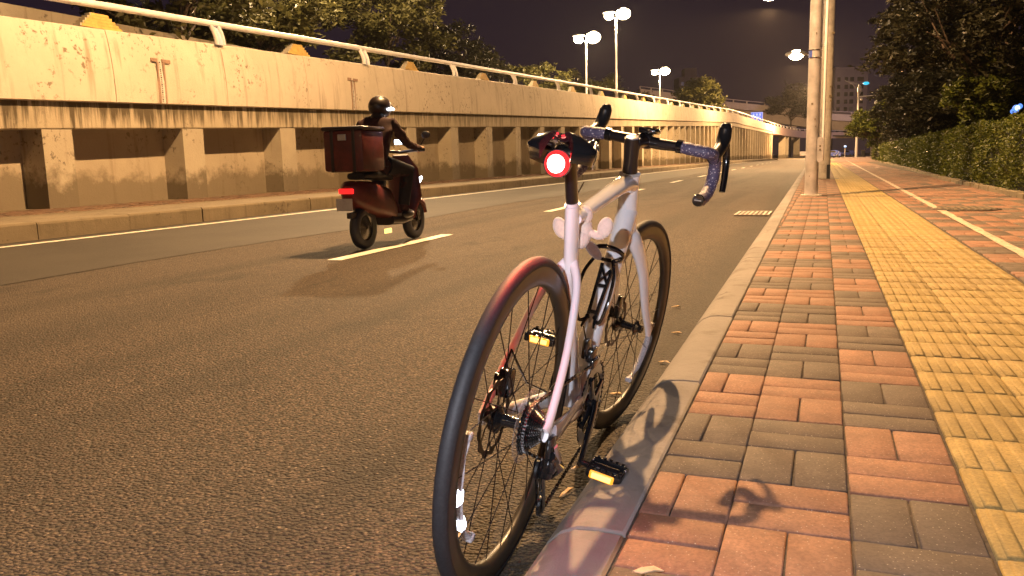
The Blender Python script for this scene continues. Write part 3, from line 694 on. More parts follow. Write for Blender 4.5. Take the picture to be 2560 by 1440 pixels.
M['hcore'] = simple('hedge_core', (.010, .013, .005), .95, vary=.4, scale=20)
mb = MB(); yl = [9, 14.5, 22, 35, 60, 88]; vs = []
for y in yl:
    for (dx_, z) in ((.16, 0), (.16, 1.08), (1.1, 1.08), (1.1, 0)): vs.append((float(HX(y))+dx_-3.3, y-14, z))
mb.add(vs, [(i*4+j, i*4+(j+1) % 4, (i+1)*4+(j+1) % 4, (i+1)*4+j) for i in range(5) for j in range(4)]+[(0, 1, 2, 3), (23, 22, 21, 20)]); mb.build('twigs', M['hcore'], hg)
# rough kerb of the hedge bed
kb = MB(); y = 9.0
while y < 88:
    L = .48; x = float(HX(y))-.12; kb.bbox((x+random.uniform(-.015, .015), y+L/2, PZ+.02), (.12, L-.02, .12+random.uniform(-.02, .02)), .012); y += L
kb.build('hedge_kerb', M['dkerb'])['kind'] = 'structure'
sheet('hedge_bed', [(2.92, 5), (3.0, 20), (3.4, 35), (4.6, 83), (9.5, 150), (60, 150), (60, 5)], PZ-.02, M['soil'])

# ================================================================== far structures
fl = empty('flyover', (-20, 250, 0), 0, 'long dark grey flyover crossing the background, high above the ramp', 'bridge')
def far_pt(px, py, d):
    v = fwd*2036.2+r2*(px-1280)+u2*(720-py); return Vector((0, 0, CAM_H))+v*(d/2036.2)
def girder(par, pts, drops, name, mat, depth=9):
    P_ = [far_pt(*p) for p in pts]; mb = MB(); n = len(P_)
    side = (fwd*Vector((1, 1, 0))).normalized()
    vs = []
    for p in P_:
        for (off, dz) in drops: q = p+side*off+Vector((0, 0, dz))-par.location; vs.append(q)
    k = len(drops); mb.add(vs, [(i*k+j, i*k+(j+1) % k, (i+1)*k+(j+1) % k, (i+1)*k+j) for i in range(n-1) for j in range(k)]+[tuple(range(k)), tuple(range(n*k-1, (n-1)*k-1, -1))])
    return mb.build(name, mat, par)
FP = [(1600, 222, 250), (1740, 240, 248), (1800, 252, 247), (1867, 259, 246), (1912, 263, 246), (1967, 270, 245), (2017, 276.5, 244), (2079, 284, 243), (2129, 287, 243), (2250, 296, 243), (2420, 308, 243)]
girder(fl, FP, [(0, 0), (0, -1.9), (.5, -2.0), (8.8, -2.0), (8.8, 0)], 'deck', M['bridge'])
girder(fl, FP, [(2.0, -1.98), (2.4, -4.6), (6.5, -4.6), (7, -1.98)], 'box_girder', M['bridge'])
mb = MB(); P_ = [far_pt(*p) for p in FP]
mb.tube([p+Vector((0, 0, .75))-fl.location for p in P_], .10, 6)
mb.build('hand_rail', M['bridge'], fl)
for i in range(len(P_)-1):
    n = max(1, int((P_[i+1]-P_[i]).length/3.0))
    for k in range(n):
        p = P_[i].lerp(P_[i+1], k/n)-fl.location; mb = MB(); mb.box((p.x, p.y, p.z+.35), (.35, .3, .75)); mb.build('rail_post', M['bridge'], fl)
for px in (1830, 1990, 2200):
    i = px; p = far_pt(px, float(np.interp(px, [q[0] for q in FP], [q[1] for q in FP])), 246)-fl.location
    mb = MB(); mb.box((p.x-1, p.y+4.5, (p.z-4.6)/2), (2.2, 2.4, p.z-4.6)); mb.build('pier', M['bridge'], fl)
# blue direction sign
sg = empty('road_sign', far_pt(1892, 296, 172), YAW*.6, 'blue rectangular road sign with white characters above the far end of the wall', 'sign')
mb = MB(); mb.bbox((0, 0, .2), (2.45, .08, 2.2), .05); M['bluesign'] = emit('glowing_sign_blue', (.02, .14, .85), .9); pn = mb.build('panel', M['bluesign'], sg)  # sign is no lamp; its brightness is put into emission
M['signw'] = emit('glowing_sign_white', (.55, .72, 1.0), 1.1)  # characters glow like the face, brightness put into emission
mb = MB()
for r_ in (0, 1):
    for k in range(3):
        cx, cz = -.68+.64*k, .78-.86*r_
        for dz_ in (-.18, 0, .18): mb.box((cx, -.05, cz+dz_), (.36, .02, .05))
        mb.box((cx-.12+.08*k, -.05, cz), (.05, .02, .42)); mb.box((cx+.12, -.05, cz-.03), (.05, .02, .34))
mb.box((0, -.05, .38), (1.3, .02, .07)); mb.box((0, -.05, 1.24), (2.3, .02, .04)); mb.box((0, -.05, -.84), (2.3, .02, .04))
for s_ in (-1, 1): mb.box((s_*1.16, -.05, .2), (.04, .02, 2.1))
mb.build('lettering', M['signw'], pn)
mb = MB(); mb.tube([(0, .1, -6), (0, .1, .9)], .12, 8); mb.build('post', M['pole'], sg)
# lamp post with cameras, arms and cyan lamp
cp = empty('camera_lamp_post', (5.0, 148, .0), 0, 'pale lamp post with double arm, small cyan light and a traffic camera bracket', 'lamp post')
z_ = lambda py: CAM_H+(382.3-py)/2036*140
mb = MB(); mb.lathe([(.24, 0), (.20, 4), (.13, z_(222))], seg=12); mb.build('pole', M['rail'], cp, 60)
mb = MB(); zt = z_(222)
mb.tube([(0, 0, zt-1.8), (-.4, 0, zt-.6), (-1.0, 0, zt+.1), (-2.2, 0, zt+.75)], .07, 6); mb.tube([(0, 0, zt), (-1.0, 0, zt+.3), (-2.2, 0, zt+.75)], .05, 6)
mb.tube([(0, 0, zt-1.8), (.4, 0, zt-1.2), (.35, 0, zt-.4), (0, 0, zt)], .05, 6); mb.build('arm', M['pole'], cp, 60)
mb = MB(); mb.ell((1.05, 0, zt+.1), (.5, .3, .26)); M['cyan'] = emit('cyan_lamp', (.05, .62, .9), 1.0); mb.build('cyan_lamp', M['cyan'], cp, 60)
mb = MB(); mb.tube([(0, 0, z_(251)), (2.6, 0, z_(249))], .08, 8); mb.tube([(2.75, 0, z_(243)), (2.75, 0, z_(263))], .12, 8); mb.build('bracket', M['rail'], cp, 60)
mb = MB(); mb.bbox((2.75, 0, z_(267)), (.55, .5, .45), .08); mb.ell((.45, 0, z_(257)), (.22, .22, .24)); mb.build('camera', M['rail'], cp, 60)
# small things at the end of the pavement
bn = empty('litter_bin', (5.95, 146, .0), 0, 'dark litter bin beside the far camera lamp post', 'bin'); mb = MB(); mb.bbox((0, 0, .6), (.55, .5, 1.0), .06); mb.build('body', M['blk'], bn); mb = MB(); mb.bbox((0, 0, 1.16), (.7, .6, .1), .04); mb.build('lid', M['dkerb'], bn)
def parked_car(loc, rz, body, label, cat='car', lit=None, H=1.0):
    e_ = empty('parked_car', loc, rz, label, cat); mb = MB()
    prof = [(-2.1, .28), (-2.15, .62), (-1.95, .92), (-1.45, .98), (-.85, 1.42*H), (.55, 1.44*H), (1.15, 1.0), (1.95, .85), (2.15, .6), (2.1, .28)]
    ps = []
    for x, s_ in ((-.86, 0), (-.80, .0), (.80, 0), (.86, 0)): ps.append(x)
    mb.prism(prof, -.82, .82, 'yz'); mb.build('body', body, e_)
    for (a, b) in (((-.80, 1.36*H), (-1.40, .99)),):
        g = MB(); g.add([(-.68, b[0]-.02, b[1]), (.68, b[0]-.02, b[1]), (.60, a[0]-.02, a[1]), (-.60, a[0]-.02, a[1])], [(0, 1, 2, 3)]); g.build('rear_window', M['gblk'], e_)
    for s_ in (-1, 1):
        g = MB(); g.add([(s_*.825, -1.3, 1.0), (s_*.825, .95, 1.0), (s_*.825, .45, 1.36*H), (s_*.825, -.75, 1.36*H)], [(0, 1, 2, 3)]); g.build('side_window', M['gblk'], e_)
        for y_ in (-1.35, 1.3):
            w = MB(); w.lathe([(.001, s_*.70), (.2, s_*.70), (.31, s_*.72), (.31, s_*.85), (.2, s_*.87), (.001, s_*.87)], c=(0, y_, .31), axis='x', seg=20); w.build('wheel', M['rub'], e_)
        l = MB(); l.bbox((s_*.66, -2.1, .75), (.26, .08, .13), .02); l.build('tail_lamp', lit or M['plushd'], e_)
    b_ = MB(); b_.bbox((0, -2.13, .40), (1.6, .1, .16), .03); b_.build('bumper', M['blk'], e_); return e_
M['carw'] = simple('car_silver', (.45, .40, .40), .3, .2, coat=.6); M['carb'] = simple('car_blue', (.03, .05, .22), .3, coat=.6)
q = far_pt(2005, 388, 190); parked_car((q.x+.3, q.y, 0), .05, M['carw'], 'pale car parked under the far bridge, left of the two poles', lit=None)
q = far_pt(2083, 388, 170); parked_car((q.x-.2, q.y, 0), 1.2, M['carb'], 'dark blue car at the far end of the pavement beyond the poles', lit=None)
q = far_pt(2110, 388, 200); parked_car((q.x+1, q.y+6, 0), .9, M['carb'], 'dark blue car half hidden behind the litter bin and the hedge end')
for px, py, nm in ((2074, 367, 'small white light low beyond the farther pole'), (2113, 366, 'small blue-white light between the lamp post and the hedge end')):
    q = far_pt(px, py, 165); e_ = empty('bollard_lamp', (q.x, q.y, 0), 0, nm, 'lamp'); mb = MB(); mb.tube([(0, 0, 0), (0, 0, q.z)], .05, 6); mb.build('pole', M['pole'], e_); mb = MB(); mb.ell((0, 0, q.z), (.26, .2, .2)); M['bw'] = emit('bluewhite', (.45, .65, 1.0), 1.6); mb.build('glass', M['bw'], e_, 60)
bl = empty('blue_light', far_pt(2540, 272, 17.0), 0, 'blue-white light shining among the leaves at the right edge above the hedge', 'light')
M['blueglow'] = emit('blue_glow', (.10, .28, 1.0), 1.3); M['bluehot'] = emit('blue_hot', (.45, .70, 1.0), 2.2)
for (dx_, dz_, r_) in ((0, 0, .075), (.07, .05, .05), (-.06, -.05, .045)):
    mb = MB(); mb.ell((dx_, 0, dz_), (r_, .03, r_*1.1), u=9, v=7); mb.build('glow_panel', M['blueglow'], bl)
mb = MB(); mb.ell((.02, -.03, .015), (.05, .02, .055), u=9, v=7); mb.build('bulb', M['bluehot'], bl)
mb = MB(); mb.tube([(0, .03, -.1), (0, .03, -1.6)], .02, 6); mb.build('post', M['blk'], bl)
# far parked bicycle
fb = empty('parked_bicycle', tuple(Vector((far_pt(2091, 387, 140).x, far_pt(2091, 387, 140).y, .12))), .3, 'tiny pale bicycle standing at the far end of the pavement', 'bicycle')
for x in (-.5, .5):
    w = MB(); w.tube([(x+.33*math.cos(a), 0, .34+.33*math.sin(a)) for a in np.linspace(0, 2*PI, 18, endpoint=False)], .03, 5, closed=True); w.build('wheel', M['rub'], fb)
w = MB(); w.tube([(-.5, 0, .34), (-.2, 0, .85), (.35, 0, .85), (-.05, 0, .32), (-.5, 0, .34)], .03, 5); w.tube([(.5, 0, .34), (.33, 0, 1.0)], .03, 5); w.build('frame', M['rail'], fb)
w = MB(); w.tube([(.33, -.25, 1.02), (.33, .25, 1.02)], .025, 5); w.build('handlebar', M['rail'], fb); w = MB(); w.ell((-.22, 0, .93), (.14, .07, .05)); w.build('saddle', M['blk'], fb)

# apartment blocks
def block(name, px0, px1, pyt, d, depth, mat, label, steps, win, seed):
    a, b = far_pt(px0, pyt, d), far_pt(px1, pyt, d); e_ = empty(name, (a.x, a.y, 0), math.atan2(b.y-a.y, b.x-a.x), label, 'building', None)
    Wd = (Vector((b.x, b.y))-Vector((a.x, a.y))).length; H_ = a.z
    mb = MB(); mb.box((Wd/2, depth/2, H_/2), (Wd, depth, H_)); mb.build('wall', mat, e_)
    for (f0, f1, hh, dd) in steps:
        mb = MB(); mb.box((Wd*(f0+f1)/2, depth*.45, H_+hh/2), (Wd*(f1-f0), depth*dd, hh)); mb.build('roof_tower', mat, e_)
    rd_ = random.Random(seed)
    for (fx, w) in win:
        z = H_-3.4
        while z > H_*.22:
            mb = MB(); mb.box((Wd*fx, -.06, z), (w, .16, 1.7)); o = mb.build('window', M['winl'] if rd_.random() < .04 else M['wind'], e_); z -= 3.05
    return e_
M['blda'] = simple('apartment_render', (.30, .24, .25), .8, vary=.1, scale=.3); M['bldb'] = simple('apartment_render_dark', (.12, .085, .085), .8, vary=.15, scale=.3)
M['wind'] = simple('dark_window', (.02, .018, .02), .2); M['winl'] = simple('curtained_window', (.16, .15, .13), .4)
b1 = block('apartment_block', 1698, 1772, 193, 420, 14, M['blda'], 'dim apartment block with a narrow tower on top, far left of the poles', [(.22, .62, 4.6, .6)], [(.12, 1.6), (.38, 2.4), (.58, 2.4), (.82, 1.4), (.93, 1.2)], 1)
b2 = block('apartment_block', 2088, 2170, 178, 340, 14, M['blda'], 'dim apartment block right of the two poles, rising behind the trees', [(.03, .9, 1.6, .8), (.55, .95, 1.2, .5)], [(.12, 1.3), (.35, 1.4), (.52, 1.6), (.78, 2.6)], 2)
# added unseen point light standing in for city glow so that the far buildings read
lamp_light('city_glow_fill', (30, 250, 60), 60000, (.8, .6, .75), 8)

# ================================================================== road bicycle
BX, BY, HD, LN = -.61839, 1.46815, -.00442, .15361
Fv = Vector((-math.sin(HD), math.cos(HD), 0)); S0 = Vector((math.cos(HD), math.sin(HD), 0))
Uv = Vector((0, 0, 1))*math.cos(LN)+S0*math.sin(LN); Sv = S0*math.cos(LN)-Vector((0, 0, 1))*math.sin(LN)
bike = empty('road_bicycle', (0, 0, 0), 0, 'white road bicycle with purple bar tape and glowing red tail light, leaning at the kerb', 'bicycle')
bike.matrix_world = Matrix(((Sv.x, Fv.x, Uv.x, BX), (Sv.y, Fv.y, Uv.y, BY), (Sv.z, Fv.z, Uv.z, 0), (0, 0, 0, 1)))
# local axes of the bike: x = right, y = forward, z = up
def V3(s, f, u): return Vector((s, f, u))
RWH = .339; WB = 1.0
HT, HB = V3(0, .725, .822), V3(0, .775, .672)
ST = -.15; AX = (HT-HB).normalized()
def steer(p, st=None): return HB+Matrix.Rotation(ST if st is None else st, 3, AX) @ (Vector(p)-HB)
def smooth_path(pts, n=8):
    P_ = [Vector(p) for p in pts]; out = []
    for i in range(len(P_)-1):
        p0 = P_[max(i-1, 0)]; p1_, p2_ = P_[i], P_[i+1]; p3 = P_[min(i+2, len(P_)-1)]
        for k in range(n):
            t = k/n; out.append(.5*((2*p1_)+(-p0+p2_)*t+(2*p0-5*p1_+4*p2_-p3)*t*t+(-p0+3*p1_-3*p2_+p3)*t**3))
    out.append(P_[-1]); return out
def lerpl(a, n): return list(np.interp(np.linspace(0, len(a)-1, n), range(len(a)), a))
BB = V3(0, .43, .265); SC = V3(0, .213, .768)      # bottom bracket and seat tube top
fr = MB()
def ftube(pts, rads, flats, seg=20, n=8):
    p = smooth_path(pts, n); k = len(p); fr.tube(p, lerpl(rads, k), seg, flat=[(x, y) for x, y in zip(lerpl([q[0] for q in flats], k), lerpl([q[1] for q in flats], k))], ref=(1, 0, 0))
SJ = V3(0, .262, .640)
ftube([SC, SJ, V3(0, .335, .45), BB], [.0155, .018, .020, .027], [(.95, 1.5), (.85, 1.6), (.8, 1.6), (1.1, 1.2)])
ftube([V3(0, .235, .735), V3(0, .45, .765), V3(0, .64, .792), HT+V3(0, .01, -.03)], [.017, .019, .023, .028], [(1.1, .9), (1.15, .85), (1.15, .9), (1., 1.)])
ftube([HB+V3(0, -.012, .045), V3(0, .665, .56), V3(0, .56, .42), BB+V3(0, .01, 0)], [.030, .028, .028, .032], [(1.0, 1.15), (.95, 1.1), (1.0, 1.1), (1.15, 1.0)])
fr.tube([HB, HB.lerp(HT, .3), HB.lerp(HT, .7), HT], [.030, .027, .027, .029], 24, ref=(1, 0, 0), flat=(1, 1.08))
RA = V3(0, 0, RWH)
for s_ in (-1, 1):
    ftube([SJ+V3(s_*.008, -.005, -.005), V3(s_*.036, .21, .585), V3(s_*.058, .12, .47), V3(s_*.068, .03, .365), V3(s_*.069, .0, RWH-.005)], [.013, .0105, .0095, .010, .013], [(.9, 1.2), (.9, 1.2), (.9, 1.15), (.9, 1.2), (.6, 1.5)], 14)
    ftube([BB+V3(s_*.03, -.02, 0), V3(s_*.046, .33, .275), V3(s_*.062, .16, .305), V3(s_*.069, .0, RWH-.008)], [.020, .016, .0125, .012], [(.7, 1.1), (.65, 1.35), (.8, 1.2), (.6, 1.3)], 14)
fr.tube([BB+V3(-.043, 0, 0), BB+V3(.043, 0, 0)], .024, 24)
frame = fr.build('frame', M['white'], bike, 55)
# seat clamp ring, chainstay guard, derailleur hanger
mb = MB(); mb.tube([SC+V3(0, .0, -.001), SC+V3(0, -.002, .006)], .0145, 20, flat=(.95, 1.5), ref=(1, 0, 0)); mb.build('seat_clamp', M['white'], frame, 50)
mb = MB(); mb.tube(smooth_path([V3(.052, .33, .292), V3(.062, .22, .305), V3(.075, .10, .315), V3(.079, .03, .325)], 6), .013, 10, flat=(.4, 1.5), ref=(1, 0, 0)); mb.build('chainstay_guard', simple('clear_guard', (.30, .26, .27), .25, coat=.5), frame, 60)
# fork
fk = MB(); CR = HB+V3(0, .004, -.014)
def fkt(pts, rads, flats, n=8, seg=16):
    p = [steer(q) for q in smooth_path(pts, n)]; k = len(p); sx_ = (steer(HB+V3(1, 0, 0))-steer(HB)).normalized()
    fk.tube(p, lerpl(rads, k), seg, flat=[(x, y) for x, y in zip(lerpl([q[0] for q in flats], k), lerpl([q[1] for q in flats], k))], ref=sx_)
FA = HB+Matrix.Rotation(-ST, 3, AX) @ (V3(.003, WB+.0045, RWH)-HB)
for s_ in (-1, 1):
    fkt([CR+V3(0, 0, .0), CR+V3(s_*.026, .012, -.02), V3(s_*.041, .865, .555), V3(s_*.050, .935, .43), V3(s_*.056, .995, .345), V3(s_*.056, .998, .325)], [.024, .021, .017, .014, .012, .010], [(1, 1.1), (.8, 1.4), (.7, 1.6), (.7, 1.5), (.65, 1.5), (.6, 1.4)])
fkt([HB+V3(0, -.002, -.002), CR+V3(0, 0, -.022)], [.030, .027], [(1, 1.1), (1, 1.2)], 2)
fork = fk.build('fork', M['white'], bike, 55)
# wheels -----------------------------------------------------------
def wheel(name, steerit, seed):
    g = empty(name, (0, 0, 0)); g.parent = bike
    hub = FA if steerit else RA
    if steerit:
        h2 = steer(hub); Rm = Matrix.Rotation(ST, 3, AX).to_4x4()
        g.matrix_local = Matrix.Translation(h2) @ Rm
    else: g.matrix_local = Matrix.Translation(hub)
    tr = MB(); pr = []
    for k in range(15):
        a = -PI*.62+2*PI*.62*k/14; pr.append((.3255+.0140*math.cos(a)-.0005, .0140*math.sin(a)))
    tr.lathe(pr, axis='x', seg=96); tr.build('tyre', M['rub'], g, 60)
    rm = MB(); rm.lathe([(.3215, -.0115), (.314, -.0125), (.300, -.0130), (.286, -.0115), (.2795, -.006), (.2785, 0), (.2795, .006), (.286, .0115), (.300, .0130), (.314, .0125), (.3215, .0115)], axis='x', seg=96)
    rm.build('rim', M['rimb'], g, 50)
    hb = MB(); w = .066 if not steerit else .048
    hb.lathe([(.006, -w), (.012, -w), (.014, -w+.012), (.029, -.036), (.029, -.030), (.013, -.022), (.0115, 0), (.0115, .018), (.024, .024), (.024, .030), (.013, .036), (.012, w), (.006, w)], axis='x', seg=24); hb.build('hub', M['gblk'], g, 40)
    rt = MB(); x0 = -.042
    n = 72; vs = []
    for k in range(n):
        a = 2*PI*k/n; wv = .003*math.sin(a*12)
        for (r, x) in ((.080+wv, x0-.001), (.067-wv*.5, x0-.001), (.067-wv*.5, x0+.001), (.080+wv, x0+.001)): vs.append((x, r*math.cos(a), r*math.sin(a)))
    rt.add(vs, [(k*4+j, k*4+(j+1) % 4, ((k+1) % n)*4+(j+1) % 4, ((k+1) % n)*4+j) for k in range(n) for j in range(4)])
    for k in range(6):
        a = 2*PI*k/6; a2 = a+.55
        rt.tube([(x0, .022*math.cos(a), .022*math.sin(a)), (x0, .045*math.cos(a+.2), .045*math.sin(a+.2)), (x0, .068*math.cos(a2), .068*math.sin(a2))], .0035, 5, flat=(.35, 1), ref=(1, 0, 0))
    rt.lathe([(.018, x0-.004), (.026, x0-.003), (.026, x0+.002), (.018, x0+.003)], axis='x', seg=24)
    rt.build('disc_rotor', M['rotor'], g, 40)
    rr = random.Random(seed)
    for k in range(24):
        side = 1 if k % 2 == 0 else -1; a = 2*PI*k/24+.05; off = (.62 if (k//2) % 2 == 0 else -.62); hx = .027 if side > 0 else -.033; hr = .022 if side > 0 else .027
        a0 = a+off*1.9
        mb = MB(); mb.tube([(hx, hr*math.cos(a0), hr*math.sin(a0)), (side*.001, .281*math.cos(a), .281*math.sin(a))], .00115, 5); mb.build('spoke', M['spoke'], g)
    return g
M['rimb'] = simple('satin_brown_black_rim', (.030, .022, .014), .38, coat=.15, vary=.15)
rw = wheel('rear_wheel', False, 1); fw = wheel('front_wheel', True, 2)
# spoke light strips: clear moulded strip clipped to spokes
def strip_light(par, a0, a1, r, lit):
    A = np.linspace(a0, a1, 16); mb = MB()
    pts = [(.012*0-.004, (r+.012*math.sin((a-a0)/(a1-a0)*PI))*math.cos(a), (r+.012*math.sin((a-a0)/(a1-a0)*PI))*math.sin(a)) for a in A]
    rd2 = [.010, .010, .008, .009]+[.0105]*8+[.007, .006, .009, .011]
    mb.tube(pts, rd2, 8, flat=(1.0, .8), ref=(1, 0, 0))
    for q in (0, 15): mb.bbox(pts[q], (.022, .020, .016), .004)
    o = mb.build('spoke_light', M['clear'], par, 50)
    if lit:
        for (i, j) in ((5, 8), (9, 12)):
            e2 = MB(); e2.tube([Vector(pts[k])+Vector((.0, 0, 0)) for k in range(i, j+1)], [.006, .0113, .0113, .006], 10); e2.build('led', M['led'], par, 60)
strip_light(rw, PI+.02, PI+.02-1.0+1.95*0+.0, .262, True) if False else strip_light(rw, 2.93, 3.95, .240, True)
strip_light(fw, -.16, -1.02, .250, False)
# cassette, spoke guard, rear brake
mb = MB()
for k in range(10):
    r = .056-.0036*k; x = .030+.0036*k; n = 56; vs = []
    for q in range(n*2):
        a = PI*q/n; rr_ = r+(.0022 if q % 4 < 2 else -.0022)
        for xx in (x-.0009, x+.0009): vs.append((xx, rr_*math.cos(a), rr_*math.sin(a)))
        for xx in (x+.0009, x-.0009): vs.append((xx, (r*.62)*math.cos(a), (r*.62)*math.sin(a)))
    n2 = 2*n; mb.add(vs, [(k_*4+j, k_*4+(j+1) % 4, ((k_+1) % n2)*4+(j+1) % 4, ((k_+1) % n2)*4+j) for k_ in range(n2) for j in range(4)])
mb.lathe([(.030, .030), (.018, .066), (.001, .068)], axis='x', seg=24); mb.build('cassette', M['dsteel'], rw)
mb = MB(); mb.lathe([(.026, .026), (.074, .027), (.075, .028), (.074, .029), (.026, .028)], axis='x', seg=48); mb.build('spoke_guard', M['cleardisc'], rw, 40)
mb = MB(); mb.bbox((-.043, .052, RWH+.062), (.030, .032, .062), .007); mb.bbox((-.060, .058, RWH+.055), (.018, .040, .048), .006); mb.tube([(-.05, .05, RWH+.09), (-.054, .09, RWH+.12), (-.048, .20, RWH+.02), (-.04, .36, .29)], .003, 6)
mb.build('rear_brake', M['gblk'], bike, 40)
mb = MB(); c_ = steer(V3(-.046, .955, .40)); mb.bbox(c_, (.030, .036, .070), .007); mb.bbox(c_+V3(-.014, -.012, .005), (.02, .03, .05), .006)
mb.tube([c_+V3(-.004, 0, .03), steer(V3(-.05, .90, .50)), steer(V3(-.046, .85, .60))], .0032, 6); mb.build('front_brake', M['gblk'], bike, 40)
# cranks, chainring
RX = .052
mb = MB(); n = 88; vs = []
for (r0, rr1, x) in ((.078, .106, RX), (.060, .080, RX-.008)):
    vs = []
    for q in range(n*2):
        a = PI*q/n; ro = rr1+(.002 if q % 4 < 2 else -.002)
        for (r_, xx) in ((ro, x-.0012), (ro, x+.0012), (r0, x+.0018), (r0, x-.0018)): vs.append((xx, BB.y+r_*math.cos(a), BB.z+r_*math.sin(a)))
    n2 = 2*n; mb.add(vs, [(k_*4+j, k_*4+(j+1) % 4, ((k_+1) % n2)*4+(j+1) % 4, ((k_+1) % n2)*4+j) for k_ in range(n2) for j in range(4)])
for k in range(4):
    a = .5+k*PI/2; mb.tube([(RX+.003, BB.y, BB.z), (RX+.004, BB.y+.082*math.cos(a), BB.z+.082*math.sin(a))], [.016, .009], 8, flat=(.5, 1.), ref=(1, 0, 0))
mb.build('chainring', M['gblk'], bike, 35)
cd = Vector((0, -.80, -.60))*.168
def crank(s_, d, x0, x1):
    mb = MB(); mb.tube([V3(x0, BB.y, BB.z), V3(x0+s_*.006, BB.y, BB.z)+d*.15, V3(x1, BB.y, BB.z)+d*.9, V3(x1, BB.y, BB.z)+d*1.04], [.017, .014, .012, .010], 12, flat=(.55, 1.1), ref=(1, 0, 0)); return mb.build('crank', M['gblk'], bike, 50)
crank(1, cd, RX+.010, RX+.026); crank(-1, -cd, -.052, -.070)
def pedal(c, s_):
    e_ = empty('pedal', c); e_.parent = bike; mb = MB(); L, W2 = .094, .066
    mb.tube([(-s_*.012, 0, 0), (s_*L, 0, 0)], .0075, 10); mb.tube([(s_*.02, 0, 0), (s_*(L-.014), 0, 0)], .013, 12)
    for y in (-1, 1):
        mb.bbox((s_*(.052), y*W2/2, 0), (.084, .008, .022), .003)
        for k in range(5): mb.box((s_*(.022+.015*k), y*W2/2, .013), (.007, .007, .005))
    for x in (.012, .092): mb.bbox((s_*x, 0, 0), (.007, W2, .02), .003)
    mb.build('body', M['gblk'], e_, 40)
    r = MB(); r.bbox((s_*.050, -W2/2-.007, -.001), (.058, .007, .019), .003); rf_ = r.build('reflector', M['amber'], e_)
    r = MB(); r.bbox((s_*.050, -W2/2-.0115, -.001), (.046, .003, .012), .001); r.build('painted_glint', M['ambcore'], e_)  # glint on the reflector painted as a small glowing plate
    return e_
pr_ = pedal(V3(RX+.040, BB.y, BB.z)+cd, 1); pl_ = pedal(V3(-.082, BB.y, BB.z)-cd, -1)
pr_.rotation_euler = (0, .10, 0); pl_.rotation_euler = (0, .04, 0)
# rear derailleur, jockey cage, chain, front derailleur
J1, J2 = V3(.052, .045, .235), V3(.054, .095, .135)
mb = MB(); mb.bbox((.078, .020, .300), (.014, .03, .05), .005); mb.bbox((.082, .035, .262), (.026, .052, .036), .008); mb.bbox((.066, .06, .232), (.03, .04, .034), .008)
mb.tube([V3(.084, .01, .285), V3(.090, .05, .25), V3(.07, .075, .215)], [.010, .014, .010], 10)
mb.build('rear_derailleur', M['gblk'], bike, 40)
mb = MB(); mb.tube([V3(.090, .016, .305), V3(.096, .035, .268), V3(.092, .062, .235)], [.007, .009, .006], 8, flat=(.4, 1), ref=(1, 0, 0)); mb.build('derailleur_plate', M['steel'], bike, 50)
mb = MB()
for x in (.046, .060): mb.tube([V3(x, J1.y-.01, J1.z+.02), J1*1+V3(x-.052, .01, 0), J2+V3(x-.054, .004, -.012)], [.011, .013, .009], 10, flat=(.16, 1), ref=(1, 0, 0))
mb.build('derailleur_cage', M['gblk'], bike, 40)
for J in (J1, J2): mb = MB(); mb.lathe([(.004, -.003), (.021, -.003), (.021, .003), (.004, .003)], c=J, axis='x', seg=22); mb.build('jockey_wheel', M['blk'], bike, 40)
# chain
def arc(c, r, a0, a1, n, x): return [V3(x, c.y+r*math.cos(a), c.z+r*math.sin(a)) for a in np.linspace(a0, a1, n)]
path = arc(BB, .106, 1.62, -1.75, 30, RX)+arc(J2, .022, -1.2, -3.3, 7, .054)+[V3(.053, .092, .19)]+arc(J1, .022, -.1, 1.3, 5, .052)+arc(RA, .050, 4.4, 1.5, 22, .040)
cpts = []
for i in range(len(path)):
    a, b = path[i], path[(i+1) % len(path)]; L = (b-a).length; k = max(1, round(L/.0127))
    for q in range(k): cpts.append(a.lerp(b, q/k))
mb = MB()
for i in range(len(cpts)):
    a, b = cpts[i], cpts[(i+1) % len(cpts)]; w = .0030 if i % 2 else .0018
    for s_ in (-1, 1): mb.tube([a+V3(s_*w, 0, 0), (a+b)/2+V3(s_*w, 0, 0), b+V3(s_*w, 0, 0)], [.0042, .0028, .0042], 6, flat=(.18, 1), ref=(1, 0, 0))
    mb.tube([a-V3(.0028, 0, 0), a+V3(.0028, 0, 0)], .0034, 6)
mb.build('chain', M['dsteel'], bike, 40)
mb = MB(); mb.bbox((.040, .42, .392), (.022, .055, .035), .007); mb.bbox((.052, .415, .375), (.012, .07, .022), .004); mb.bbox((.030, .395, .41), (.016, .03, .05), .006); mb.tube([V3(.03, .385, .43), V3(.022, .37, .47)], .002, 5); mb.build('front_derailleur', M['gblk'], bike, 40)
mb = MB(); mb.tube([BB+V3(.035, 0, 0), BB+V3(.062, 0, 0)], .022, 20); mb.build('bottom_bracket', M['gblk'], bike, 40)
# bottle cage on the down tube (facing up and back)
dt0, dt1 = V3(0, .655, .565), V3(0, .535, .420); dd = (dt0-dt1).normalized(); nn = Vector((1, 0, 0)).cross(dd); nn = nn if nn.z > 0 else -nn
def CG(x, a, o_): return dt1.lerp(dt0, a)+nn*(.034+o_)+V3(x, 0, 0)
mb = MB()
for s_ in (-1, 1):
    mb.tube([CG(s_*.010, .16, 0), CG(s_*.012, .5, 0), CG(s_*.016, .98, 0)], .005, 6, flat=(.7, 1))
    lp = smooth_path([CG(s_*.006, .12, .0), CG(s_*.028, .02, .014), CG(s_*.041, .28, .045), CG(s_*.040, .60, .060), CG(s_*.026, .84, .062), CG(s_*.028, .95, .040), CG(s_*.034, 1.02, .030)], 6)
    mb.tube(lp, .0048, 7, flat=(1, .8))
    mb.tube([CG(s_*.010, .14, 0), CG(s_*.016, -.06, .006)], [.006, .003], 6)
